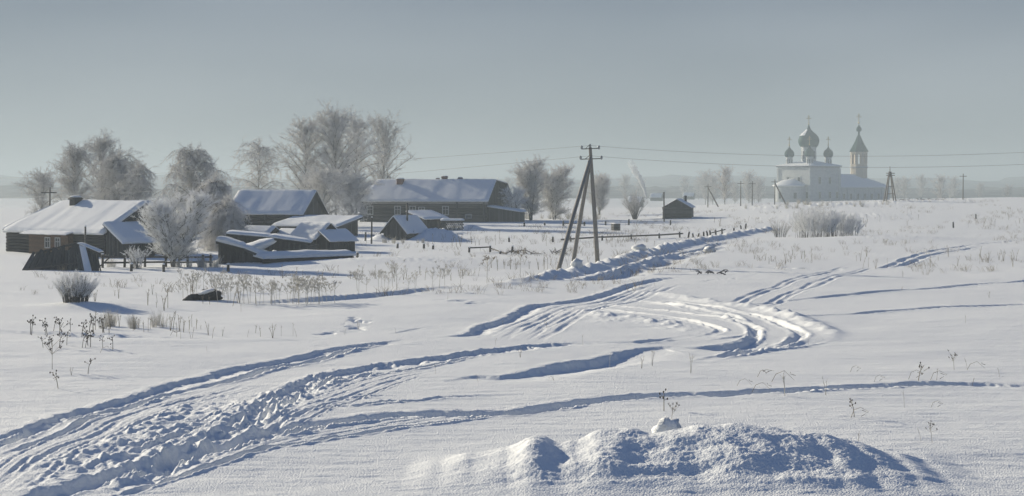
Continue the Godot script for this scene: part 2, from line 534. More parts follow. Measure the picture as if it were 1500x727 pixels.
	# long rut across the foreground
	var C := [Vector2(-9.26, -28.13), Vector2(-9.22, -29.52), Vector2(-8.43, -32.10), Vector2(-7.43, -34.29), Vector2(-6.55, -36.57), Vector2(-5.66, -38.83), Vector2(-5.07, -39.36), Vector2(-4.23, -40.13), Vector2(-3.15, -41.11), Vector2(-1.96, -41.35), Vector2(-1.02, -41.48), Vector2(-0.17, -41.73), Vector2(0.23, -42.10), Vector2(1.04, -43.13), Vector2(2.09, -43.97), Vector2(3.14, -44.37), Vector2(4.49, -44.91), Vector2(5.45, -45.11), Vector2(6.52, -45.65), Vector2(8.17, -46.34), Vector2(9.87, -47.11), Vector2(11.03, -47.54), Vector2(12.71, -47.90), Vector2(13.65, -47.82), Vector2(15.65, -47.54)]
	stamp(C, 2, 0.3, 0.19, 0.03, 0.05)
	stamp(C, 0, 0.13, 0.08, 0.03, 0.03, 3.0, 0.7)
	stamp([Vector2(-7.46, -29.83), Vector2(-6.69, -32.10), Vector2(-5.95, -33.98), Vector2(-5.21, -35.70), Vector2(-4.66, -36.30), Vector2(-4.01, -37.35), Vector2(-2.94, -38.60), Vector2(-1.88, -39.59), Vector2(-0.99, -40.37), Vector2(-0.07, -41.54), Vector2(0.82, -42.10), Vector2(2.04, -42.87), Vector2(3.28, -43.78)], 0, 0.11, 0.08, 0.03, 0.02)
	stamp([Vector2(-6.13, -35.01), Vector2(-5.41, -37.12), Vector2(-4.55, -38.83), Vector2(-3.72, -39.71), Vector2(-2.52, -40.37)], 0, 0.15, 0.1, 0.04, 0.06)
	# S-shaped track to the road
	stamp([Vector2(-2.85, -62.17), Vector2(-1.84, -64.16), Vector2(-1.33, -67.92), Vector2(-0.56, -71.04), Vector2(0.48, -76.57), Vector2(1.15, -78.66), Vector2(2.80, -80.93), Vector2(4.09, -83.90), Vector2(5.39, -88.68), Vector2(6.95, -94.73), Vector2(8.56, -98.79), Vector2(10.51, -100.88)], 2, 0.35, 0.16, 0.03, 0.03)
	for k in 6:
		stamp([Vector2(-1.53, -61.33), Vector2(-0.82, -65.71), Vector2(0.00, -70.40), Vector2(1.27, -76.11), Vector2(2.64, -79.14), Vector2(4.14, -82.90), Vector2(5.51, -88.15), Vector2(7.30, -94.73)], 0, 0.1 + 0.05 * (k % 2), 0.03 + 0.015 * (k % 3), 0.012, 0.015, 6.0, 0.5 + 0.4 * k + 0.14 * (k % 2))
	# lumpy curved berm
	stamp([Vector2(1.60, -76.91), Vector2(3.20, -74.64), Vector2(4.20, -72.55), Vector2(5.43, -70.40), Vector2(6.55, -68.32), Vector2(7.12, -66.01), Vector2(7.55, -63.58)], 1, 0.7, 0.08, 0.0, 0.09, 5.0)
	stamp([Vector2(2.42, -72.55), Vector2(3.81, -70.40), Vector2(5.12, -68.32)], 3, 1.2, 0.07, 0.0, 0.05, 3.0)
	# outer edge of the cleared curve
	stamp([Vector2(6.06, -88.15), Vector2(7.74, -85.17), Vector2(8.90, -81.18), Vector2(10.02, -78.07), Vector2(11.16, -75.66), Vector2(11.86, -72.98), Vector2(12.25, -69.67), Vector2(12.48, -65.42), Vector2(12.31, -63.01), Vector2(11.41, -60.88)], 1, 0.55, 0.2, 0.0, 0.05, 6.0)
	stamp([Vector2(6.04, -82.90), Vector2(7.23, -79.61), Vector2(8.34, -76.11), Vector2(9.37, -72.55), Vector2(9.68, -68.32), Vector2(9.61, -65.12)], 1, 0.5, 0.09, 0.0, 0.05, 6.0)
	stamp([Vector2(11.86, -61.61), Vector2(10.76, -60.06), Vector2(9.59, -58.99), Vector2(8.24, -57.33), Vector2(7.23, -55.98), Vector2(6.10, -54.24)], 0, 0.3, 0.09, 0.05, 0.07, 3.0)
	# wheel ruts following the curve
	for sh in [0.0, 1.5]:
		stamp([Vector2(6.22, -62.17), Vector2(7.38, -63.30), Vector2(8.28, -65.12), Vector2(8.17, -67.61), Vector2(7.33, -70.40), Vector2(6.06, -72.76), Vector2(4.39, -75.32), Vector2(2.59, -77.84)], 0, 0.2, 0.07, 0.03, 0.03, 4.0, sh)
		stamp([Vector2(6.86, -58.81), Vector2(8.54, -60.60), Vector2(9.49, -63.30), Vector2(9.77, -67.01), Vector2(9.23, -71.47), Vector2(8.16, -75.32), Vector2(6.88, -78.66), Vector2(5.63, -81.91)], 0, 0.22, 0.07, 0.03, 0.03, 4.0, sh)
	stamp([Vector2(8.40, -57.59), Vector2(10.76, -60.06), Vector2(12.02, -62.73), Vector2(12.05, -65.71), Vector2(11.73, -70.40), Vector2(10.80, -74.08), Vector2(9.41, -77.84), Vector2(7.25, -82.90)], 0, 0.25, 0.07, 0.02, 0.03, 4.0, -0.8)
	# fine scratches and sled marks over the trodden ground at left
	for k in 7:
		stamp([Vector2(-8.39, -31.96), Vector2(-7.59, -35.70), Vector2(-6.81, -38.89), Vector2(-5.98, -43.52), Vector2(-4.67, -48.69), Vector2(-2.87, -52.96)], 0, 0.05 + 0.02 * (k % 3), 0.035, 0.02, 0.03, 5.0, -0.9 + 0.42 * k)
	for k in 4:
		stamp([Vector2(-6.06, -34.65), Vector2(-4.70, -37.63), Vector2(-2.50, -40.01), Vector2(0.18, -42.23), Vector2(2.76, -44.11)], 0, 0.06, 0.03, 0.015, 0.02, 5.0, -0.3 + 0.3 * k)
	# steep bank face
	stamp([Vector2(-2.20, -47.90), Vector2(-1.10, -49.72), Vector2(-0.39, -49.58), Vector2(0.36, -50.63), Vector2(1.06, -52.09), Vector2(2.29, -54.40), Vector2(3.02, -55.72), Vector2(3.84, -57.59), Vector2(4.66, -58.90), Vector2(5.46, -59.52), Vector2(6.17, -59.26), Vector2(6.88, -58.99)], 2, 0.8, 0.34, 0.03, 0.0, 9.0)
	stamp([Vector2(6.17, -59.26), Vector2(7.67, -59.79), Vector2(8.57, -60.88), Vector2(9.30, -62.73)], 2, 0.8, 0.2, 0.04, 0.06, 1.5)
	# ski tracks and thin lines
	for sh in [0.0, 0.5, 1.7, 2.2]:
		stamp([Vector2(10.05, -77.84), Vector2(12.71, -85.94), Vector2(15.91, -95.44), Vector2(19.71, -106.32), Vector2(24.11, -118.08)], 0, 0.17, 0.045, 0.012, 0.0, 3.0, sh)
	stamp([Vector2(11.37, -78.43), Vector2(14.25, -81.42), Vector2(17.34, -84.91), Vector2(21.59, -89.35), Vector2(26.29, -94.16), Vector2(33.21, -100.88)], 0, 0.34, 0.1, 0.02)
	stamp([Vector2(12.08, -70.72), Vector2(14.77, -72.33), Vector2(18.01, -74.53), Vector2(21.92, -76.80), Vector2(26.05, -79.14)], 0, 0.3, 0.11, 0.03)
	stamp([Vector2(13.33, -114.25), Vector2(16.71, -114.59), Vector2(19.81, -113.23), Vector2(22.61, -111.88)], 0, 0.3, 0.08, 0.04)
	stamp([Vector2(25.71, -114.25), Vector2(30.62, -126.70), Vector2(35.39, -139.25), Vector2(43.49, -154.65), Vector2(54.04, -168.44)], 0, 0.3, 0.09, 0.03, 0.03)
	stamp([Vector2(26.86, -115.11), Vector2(31.13, -125.56), Vector2(35.56, -136.56), Vector2(43.54, -151.44)], 0, 0.3, 0.09, 0.03, 0.03)
	stamp([Vector2(6.50, -103.95), Vector2(11.24, -107.92), Vector2(15.88, -108.90), Vector2(20.08, -107.12)], 0, 0.2, 0.06, 0.03)
	stamp([Vector2(9.81, -94.16), Vector2(12.67, -98.05), Vector2(15.76, -99.53), Vector2(18.52, -98.79)], 0, 0.2, 0.06, 0.03)
	stamp([Vector2(-21.34, -64.83), Vector2(-20.14, -64.45), Vector2(-18.31, -63.87), Vector2(-16.62, -63.20), Vector2(-14.96, -62.45), Vector2(-13.05, -61.80), Vector2(-10.97, -61.24)], 2, 0.7, 0.3, 0.03, 0.02, 12.0)
	stamp([Vector2(-14.10, -80.57), Vector2(-12.02, -82.40), Vector2(-9.30, -84.91), Vector2(-6.94, -87.63), Vector2(-4.90, -90.43), Vector2(-2.31, -92.21)], 2, 0.8, 0.2, 0.08, 0.08, 6.0)
	stamp([Vector2(-4.75, -63.30), Vector2(-4.11, -65.71), Vector2(-2.83, -67.92)], 0, 0.12, 0.06, 0.02, 0.02)
	stamp([Vector2(-3.78, -82.40), Vector2(-2.35, -80.57), Vector2(-1.05, -78.90)], 4, 0.6, 0.16, 0.0, 0.1, 1.0)
	stamp([Vector2(-7.35, -63.01), Vector2(-6.62, -64.83), Vector2(-6.45, -67.31), Vector2(-6.56, -72.55)], 4, 0.5, 0.18, 0.0, 0.1, 1.0)
	stamp([Vector2(-7.25, -58.03), Vector2(-6.64, -58.99), Vector2(-5.64, -58.81)], 0, 0.12, 0.06, 0.03, 0.02)
	# ploughed banks of the road
	stamp([Vector2(-2.29, -91.66), Vector2(-0.39, -92.90), Vector2(2.07, -99.53), Vector2(4.46, -107.12), Vector2(7.02, -116.15), Vector2(10.03, -130.16), Vector2(14.52, -148.29), Vector2(20.29, -167.94), Vector2(27.06, -189.90), Vector2(35.23, -206.22)], 1, 0.9, 0.52, 0.0, 0.08, 9.0)
	stamp([Vector2(3.25, -97.47), Vector2(5.59, -103.18), Vector2(8.57, -114.25), Vector2(11.99, -127.84), Vector2(15.83, -140.71), Vector2(20.65, -154.88)], 1, 0.7, 0.27, 0.0, 0.1, 7.0)
	stamp([Vector2(2.02, -96.74), Vector2(5.28, -105.52), Vector2(9.08, -121.13), Vector2(13.63, -139.25), Vector2(20.49, -163.96)], 2, 1.0, 0.3, 0.0, 0.0, 9.0, 0.7)
	# drifts and heaps
	mound(Vector2(-8.07, -169.96), 2.1, 2.6, 1.25, 0.15)
	mound(Vector2(-6.30, -167.94), 1.2, 2.0, 0.6, 0.15)
	mound(Vector2(-5.28, -211.22), 1.2, 4.0, 0.6, 0.1)
	mound(Vector2(-20.01, -120.04), 2.1, 1.5, 0.6, 0.08)
	mound(Vector2(-17.46, -121.13), 0.9, 1.3, 0.75, 0.05)
	mound(Vector2(-15.13, -145.21), 2.0, 1.6, 0.5, 0.05)
	mound(Vector2(-13.74, -169.96), 0.9, 2.0, 0.6, 0.1)
	mound(Vector2(28.39, -272.53), 5.0, 9.0, 0.45, 0.1)
	mound(Vector2(38.01, -168.95), 9.0, 7.0, 0.55, 0.05)
	mound(Vector2(47.76, -246.49), 14.0, 9.0, 0.4, 0.15)
	mound(Vector2(54.31, -303.13), 12.0, 8.0, 0.45, 0.3)
	mound(Vector2(75.37, -311.88), 16.0, 8.0, 0.4, 0.2)
	mound(Vector2(-7.57, -121.13), 9.0, 5.0, 0.4, 0.05)
	mound(Vector2(-20.31, -77.38), 2.5, 1.6, 0.25, 0.03)
	foreground_bank()
	setting("ground", grid_mesh(), M.snow)
	# far wooded ridges
	for k in 2:
		var g := Geo.new()
		var dist: float = [1050.0, 1900.0][k]
		var top: float = [9.5, 25.0][k]
		var prof := noise(60 + k, 0.004, 4)
		var rough := noise(70 + k, 0.06, 2)
		var cols := 260
		var rings := []
		for i in 7:
			var ring := []
			for j in cols + 1:
				var x := (float(j) / cols - 0.5) * dist * 1.5
				var f := sin(i / 6.0 * PI * 0.5)
				var h: float = top * (0.75 + 0.5 * prof.get_noise_1d(x)) * f + (rough.get_noise_2d(x, i * 40.0) * 2.2 * f)
				ring.append(Vector3(x, h - 3.8, -dist - i * dist * 0.05))
			rings.append(ring)
		for i in 6:
			for j in cols:
				g.quad(rings[i][j], rings[i + 1][j], rings[i + 1][j + 1], rings[i][j + 1])
		setting("hills", g.mesh(), M.forest)

# ------------------------------------------------------------------ buildings
var unit_log: ArrayMesh
var unit_planks := []

func make_units() -> void:
	var g := Geo.new()
	g.tube([Vector3(-0.5, 0, 0), Vector3(0.5, 0, 0)], [0.5, 0.5], 10)
	unit_log = g.mesh()
	# planks of slightly different outline, one metre long along y, lower edge at 0
	for k in 3:
		g = Geo.new()
		var c := 0.06 + 0.03 * k
		var w := 0.46
		var lean := (k - 1) * 0.03
		var f := [Vector2(-w, 0.0), Vector2(w, 0.0), Vector2(w - 0.02, 1.0 - c * 0.2), Vector2(-w + lean, 1.0)]
		var hi := []
		var lo := []
		for p in f:
			lo.append(Vector3(p.x, p.y, -0.5)); hi.append(Vector3(p.x * 0.9, p.y, 0.5))
		g.quad(hi[0], hi[3], hi[2], hi[1])
		for j in 4:
			var l := (j + 1) % 4
			g.quad(lo[j], hi[j], hi[l], lo[l])
		unit_planks.append(g.mesh())

func log_piece(parent: Node, a: Vector3, b: Vector3, dia: float, called := "log", mats = null) -> MeshInstance3D:
	var x := (b - a)
	var l := x.length()
	x /= l
	var y := (Vector3.UP - x * x.y).normalized() if absf(x.y) < 0.95 else Vector3.RIGHT
	var z := x.cross(y)
	var m: Array = mats if mats else M.logs
	return part(called, unit_log, m[rng.randi() % m.size()], parent, Transform3D(Basis(x * l, y * dia, z * dia), (a + b) / 2.0))

# an upright board: foot at `at`, facing `out`
func plank_piece(parent: Node, at: Vector3, out: Vector3, up: Vector3, w: float, h: float, thick := 0.04, called := "plank", mats = null) -> MeshInstance3D:
	var y := up.normalized()
	var z := (out - y * out.dot(y)).normalized()
	var x := y.cross(z)
	var m: Array = mats if mats else M.planks
	return part(called, unit_planks[rng.randi() % 3], m[rng.randi() % m.size()], parent, Transform3D(Basis(x * w, y * h, z * thick), at + z * thick * 0.5))

# snow lying on a roof face: corners eave left, eave right, ridge right, ridge left
func snow_slab(a: Vector3, b: Vector3, c: Vector3, d: Vector3, thick: float, seed_: int, fall_eave := 0.25, fall_ridge := 0.3) -> ArrayMesh:
	var nz := noise(seed_, 0.45, 3)
	var up := (b - a).cross(d - a).normalized()
	if up.y < 0: up = -up
	var lu := maxf(a.distance_to(b), c.distance_to(d)); var lv := maxf(a.distance_to(d), b.distance_to(c))
	var nu := clampi(int(lu / 0.22), 6, 60); var nv := clampi(int(lv / 0.22), 5, 30)
	var p := []
	for i in nv + 1:
		var f := float(i) / nv
		var row := []
		for j in nu + 1:
			var e := float(j) / nu
			var q := a.lerp(b, e).lerp(d.lerp(c, e), f)
			var edge_u := minf(e, 1.0 - e) * lu
			var k := 1.0 - pow(1.0 - minf(1.0, edge_u / 0.22), 2.0) * 0.55
			k *= 1.0 - pow(1.0 - minf(1.0, f * lv / fall_eave), 2.0) * 0.5
			k *= 1.0 - pow(1.0 - minf(1.0, (1.0 - f) * lv / fall_ridge), 2.0) * 0.25
			var t := thick * k * (1.0 + 0.3 * nz.get_noise_2d(q.x * 0.5 + 31.0, q.y * 0.6 + q.z * 0.5))
			# uneven lip hanging over the eave
			var lip := Vector3.ZERO
			if i == 0: lip = (a - d).normalized() * (0.03 + 0.22 * absf(nz.get_noise_2d(q.x * 1.1, 77.0 + q.z * 1.1)))
			row.append([q + up * t + lip, q + lip * 0.6 - up * 0.015])
		p.append(row)
	var g := Geo.new()
	var nn := []
	for i in nv + 1:
		var row := []
		for j in nu + 1:
			var du: Vector3 = p[i][mini(j + 1, nu)][0] - p[i][maxi(j - 1, 0)][0]
			var dv: Vector3 = p[mini(i + 1, nv)][j][0] - p[maxi(i - 1, 0)][j][0]
			var q := du.cross(dv)
			q = q.normalized() if q.length() > 1e-9 else up
			row.append(q if q.dot(up) > 0 else -q)
		nn.append(row)
	for i in nv:
		for j in nu:
			g.smooth_quad(p[i][j][0], p[i + 1][j][0], p[i + 1][j + 1][0], p[i][j + 1][0], nn[i][j], nn[i + 1][j], nn[i + 1][j + 1], nn[i][j + 1])
			g.quad(p[i][j][1], p[i][j + 1][1], p[i + 1][j + 1][1], p[i + 1][j][1])
	for j in nu:
		g.quad(p[0][j][1], p[0][j][0], p[0][j + 1][0], p[0][j + 1][1])
		g.quad(p[nv][j][0], p[nv][j][1], p[nv][j + 1][1], p[nv][j + 1][0])
	for i in nv:
		g.quad(p[i][0][0], p[i][0][1], p[i + 1][0][1], p[i + 1][0][0])
		g.quad(p[i][nu][1], p[i][nu][0], p[i + 1][nu][0], p[i + 1][nu][1])
	return g.mesh()

func slab(a: Vector3, b: Vector3, c: Vector3, d: Vector3, thick: float) -> ArrayMesh:
	var up := (b - a).cross(d - a).normalized()
	if up.y < 0: up = -up
	var g := Geo.new()
	var o := -up * thick
	g.quad(a, d, c, b)
	g.quad(a + o, b + o, c + o, d + o)
	g.quad(a, b, b + o, a + o); g.quad(b, c, c + o, b + o); g.quad(c, d, d + o, c + o); g.quad(d, a, a + o, d + o)
	return g.mesh()

func window_part(parent: Node, at: Vector3, out: Vector3, w: float, h: float, bars := 1) -> void:
	var x := Vector3.UP.cross(out).normalized()
	var xf := Transform3D(Basis(x, Vector3.UP, out), at)
	var g := Geo.new()
	var t := w * 0.16
	g.box(Vector3(-w / 2 - t / 2, 0, 0), Vector3(t, h + t * 2, 0.07), 0.01)
	g.box(Vector3(w / 2 + t / 2, 0, 0), Vector3(t, h + t * 2, 0.07), 0.01)
	g.box(Vector3(0, h / 2 + t / 2, 0.002), Vector3(w, t, 0.07), 0.01)
	g.box(Vector3(0, -h / 2 - t / 2, 0.002), Vector3(w, t, 0.09), 0.01)
	if bars: g.box(Vector3(0, 0, -0.005), Vector3(0.05, h, 0.05))
	g.box(Vector3(0, h * 0.14, -0.007), Vector3(w, 0.05, 0.05))
	var f := part("window", g.mesh(), M.white, parent, xf)
	part("pane", box_mesh(Vector3(w, h, 0.02)), M.pane, f, Transform3D(Basis.IDENTITY, Vector3(0, 0, -0.02)))

func chimney_part(parent: Node, at: Vector3, w: float, h: float, cap := 0.12, mat: Material = null) -> void:
	var g := Geo.new()
	g.box(Vector3(0, h / 2, 0), Vector3(w, h, w), 0.02)
	g.box(Vector3(0, h - 0.14, 0), Vector3(w * 1.22, 0.12, w * 1.22), 0.02)
	var c := part("chimney", g.mesh(), mat if mat else M.brick, parent, Transform3D(Basis.IDENTITY, at))
	if cap > 0.0:
		g = Geo.new()
		g.lathe([Vector2(w * 0.66, 0), Vector2(w * 0.7, cap * 0.4), Vector2(w * 0.5, cap * 0.9), Vector2(0.01, cap * 1.1)], 10)
		part("snow_cap", g.mesh(), M.snow, c, Transform3D(Basis.IDENTITY, Vector3(0, h, 0)))

# profile: [Vector2(depth behind the front wall, height)] of the gable from front to back.
# origin: the corner where front wall and visible gable meet. m = 1: the house runs to -x; m = -1: it runs to +x.
func house(called: String, label: String, category: String, at: Vector2, theta: float, m: float, L: float, prof: Array, o := {}) -> Node3D:
	var root := thing(called, label, category, on_ground(at, o.get("sink", 0.1)), -deg_to_rad(theta), o.get("group", ""))
	var W: float = prof[-1].x
	var eave: float = prof[0].y
	var back: float = prof[-1].y
	var over: float = o.get("over", 0.35)
	var hip: float = o.get("hip", 0.0)
	var thick: float = o.get("snow", 0.28)
	# shell behind the boards, so that no light passes
	var g := Geo.new()
	var ins := 0.06
	for k in prof.size() - 1:
		var p: Vector2 = prof[k]; var q: Vector2 = prof[k + 1]
		var z0: float = -p.x - (ins if k == 0 else 0.0); var z1: float = -q.x + (ins if k == prof.size() - 2 else 0.0)
		for x in [-m * ins, -m * (L - ins)]:
			var drop: float = (0.1 if x == -m * ins or hip <= 0.0 else 0.1 + maxf(p.y, q.y) - eave)
			g.quad(Vector3(x, -0.4, z0), Vector3(x, minf(p.y, p.y - drop), z0), Vector3(x, q.y - drop if hip <= 0.0 or x == -m * ins else minf(q.y, eave) - 0.1, z1), Vector3(x, -0.4, z1))
	for z in [-ins, -W + ins]:
		var h: float = (eave if z == -ins else back) - 0.1
		g.quad(Vector3(-m * ins, -0.4, z), Vector3(-m * (L - ins), -0.4, z), Vector3(-m * (L - ins), h, z), Vector3(-m * ins, h, z))
	part("wall", g.mesh(), M.planks[1], root)
	# front wall
	var front: String = o.get("front", "log")
	var mats = o.get("mats", null)
	if front == "log":
		var n := maxi(3, int(eave / 0.24))
		var dia := eave / n
		for k in n:
			var y := dia * (k + 0.5)
			var e := 0.18 + rng.randf() * 0.08
			log_piece(root, Vector3(m * e, y, -0.02), Vector3(-m * (L + e), y, -0.02), dia * 1.03, "log", mats)
	elif front == "plank":
		var w: float = o.get("board", 0.2)
		var n := int(L / w)
		for k in n:
			plank_piece(root, Vector3(-m * (k + 0.5) * w, -0.1, -ins), Vector3.BACK, Vector3(rng.randf_range(-0.02, 0.02), 1, 0), w * rng.randf_range(0.86, 0.97), eave + 0.06 + rng.randf_range(-0.06, 0.04), rng.randf_range(0.03, 0.06), "plank", mats)
	# gable wall
	var gable: String = o.get("gable", "plank")
	var gm = o.get("gable_mats", mats)
	var gw: float = o.get("gable_board", 0.21)
	var n2 := int(W / gw)
	var low := 0.0
	if gable == "log":
		var n := maxi(3, int(minf(eave, back) / 0.24))
		var dia := minf(eave, back) / n
		for k in n:
			var y := dia * (k + 1.0)
			var e := 0.18 + rng.randf() * 0.08
			log_piece(root, Vector3(-m * 0.02, y - dia, e), Vector3(-m * 0.02, y - dia, -W - e), dia * 1.03, "log", mats)
		low = minf(eave, back) - 0.1
	for k in n2:
		var zz := (k + 0.5) * gw
		var h := 0.0
		for j in prof.size() - 1:
			if zz >= prof[j].x and zz <= prof[j + 1].x:
				h = lerpf(prof[j].y, prof[j + 1].y, (zz - prof[j].x) / maxf(0.01, prof[j + 1].x - prof[j].x))
		h -= 0.04
		if h - low < 0.05: continue
		plank_piece(root, Vector3(-m * (ins - (0.05 if low > 0 else 0.0)), low - (0.1 if low == 0.0 else 0.0), -zz), Vector3(m, 0, 0), Vector3(0, 1, rng.randf_range(-0.02, 0.02)), gw * rng.randf_range(0.86, 0.98), h - low + (0.1 if low == 0.0 else 0.0), rng.randf_range(0.03, 0.06), "plank", gm)
	# roof faces with snow
	for k in prof.size() - 1:
		var p: Vector2 = prof[k]; var q: Vector2 = prof[k + 1]
		var a := Vector3(-m * (L + over), p.y, -p.x); var b := Vector3(m * over, p.y, -p.x)
		var c := Vector3(m * over, q.y, -q.x); var d := Vector3(-m * (L + over), q.y, -q.x)
		var run := (q - p).normalized()
		if k == 0:
			a += Vector3(0, -run.y, run.x) * over; b += Vector3(0, -run.y, run.x) * over
		if k == prof.size() - 2:
			c += Vector3(0, run.y, -run.x) * over; d += Vector3(0, run.y, -run.x) * over
		if hip > 0.0:
			if q.y > p.y: d.x += m * hip
			else: a.x += m * hip
		var r := part("roof", slab(a, b, c, d, 0.07), M.planks[3], root)
		if q.y > p.y or prof.size() == 2 and q.y == p.y:
			part("snow_cover", snow_slab(a, b, c, d, thick, rng.randi() % 9999, 0.3, o.get("ridge_fall", 0.35)), o.get("snow_mat", M.snow), r)
		else:
			part("snow_cover", snow_slab(d, c, b, a, thick, rng.randi() % 9999, 0.3, o.get("ridge_fall", 0.35)), o.get("snow_mat", M.snow), r)
		# barge board along the visible gable
		var bo := Vector3(m * 0.02, -0.12, 0)
		plank_piece(root, b.lerp(c, 0.0) + bo, Vector3(m, 0, 0), c - b, 0.16, b.distance_to(c), 0.03, "barge_board")
	if hip > 0.0:
		var top := Vector3.ZERO
		for p in prof:
			if p.y > top.y: top = Vector3(-m * (L + over - hip), p.y, -p.x)
		var a := Vector3(-m * (L + over), eave, over); var b := Vector3(-m * (L + over), back, -W - over)
		var r := part("roof", slab(b, a, top, top, 0.07), M.planks[3], root)
		part("snow_cover", snow_slab(b, a, top + Vector3(0, 0, 0.05), top - Vector3(0, 0, 0.05), thick, 5), M.snow, r)
	return root

# a mono-pitch lean-to on the visible gable
func lean_to(root: Node3D, m: float, depth: float, z0: float, z1: float, hi: float, lo: float, thick := 0.3, mats = null) -> void:
	var over := 0.2
	var a := Vector3(m * (depth + over), lo - 0.1, z0 + over); var b := Vector3(m * (depth + over), lo - 0.1, z1 - over)
	var c := Vector3(m * 0.08, hi, z1 - over); var d := Vector3(m * 0.08, hi, z0 + over)
	var r := part("lean_to_roof", slab(a, b, c, d, 0.06), M.planks[3], root)
	part("snow_cover", snow_slab(a, b, c, d, thick, rng.randi() % 999, 0.35, 0.15), M.snow, r)
	var g := Geo.new()
	g.quad(Vector3(m * (depth - 0.05), -0.4, z0 - 0.05), Vector3(m * (depth - 0.05), lo - 0.06, z0 - 0.05), Vector3(m * (depth - 0.05), lo - 0.06, z1), Vector3(m * (depth - 0.05), -0.4, z1))
	g.quad(Vector3(m * 0.1, -0.4, z0 - 0.05), Vector3(m * 0.1, hi - 0.1, z0 - 0.05), Vector3(m * (depth - 0.05), lo - 0.06, z0 - 0.05), Vector3(m * (depth - 0.05), -0.4, z0 - 0.05))
	part("lean_to_wall", g.mesh(), M.planks[1], root)
	var w := 0.2
	for k in int((z0 - z1) / w):
		plank_piece(root, Vector3(m * (depth - 0.05), -0.1, z0 - (k + 0.5) * w), Vector3(m, 0, 0), Vector3.UP, w * rng.randf_range(0.88, 0.98), lo + 0.06, rng.randf_range(0.03, 0.05), "plank", mats)
	for k in int(depth / w):
		var f := (k + 0.5) * w
		plank_piece(root, Vector3(m * f, -0.1, z0 - 0.05), Vector3.BACK, Vector3.UP, w * rng.randf_range(0.88, 0.98), lerpf(hi, lo, f / depth) + 0.02, rng.randf_range(0.03, 0.05), "plank", mats)

func stovepipe(parent: Node, at: Vector3, h: float, r: float) -> void:
	var g := Geo.new()
	g.tube([at, at + Vector3(0, h, 0)], [r, r], 8)
	g.tube([at + Vector3(0, h, 0), at + Vector3(0, h + 0.12, 0)], [r * 1.6, 0.01], 8)
	part("stovepipe", g.mesh(), M.iron, parent)

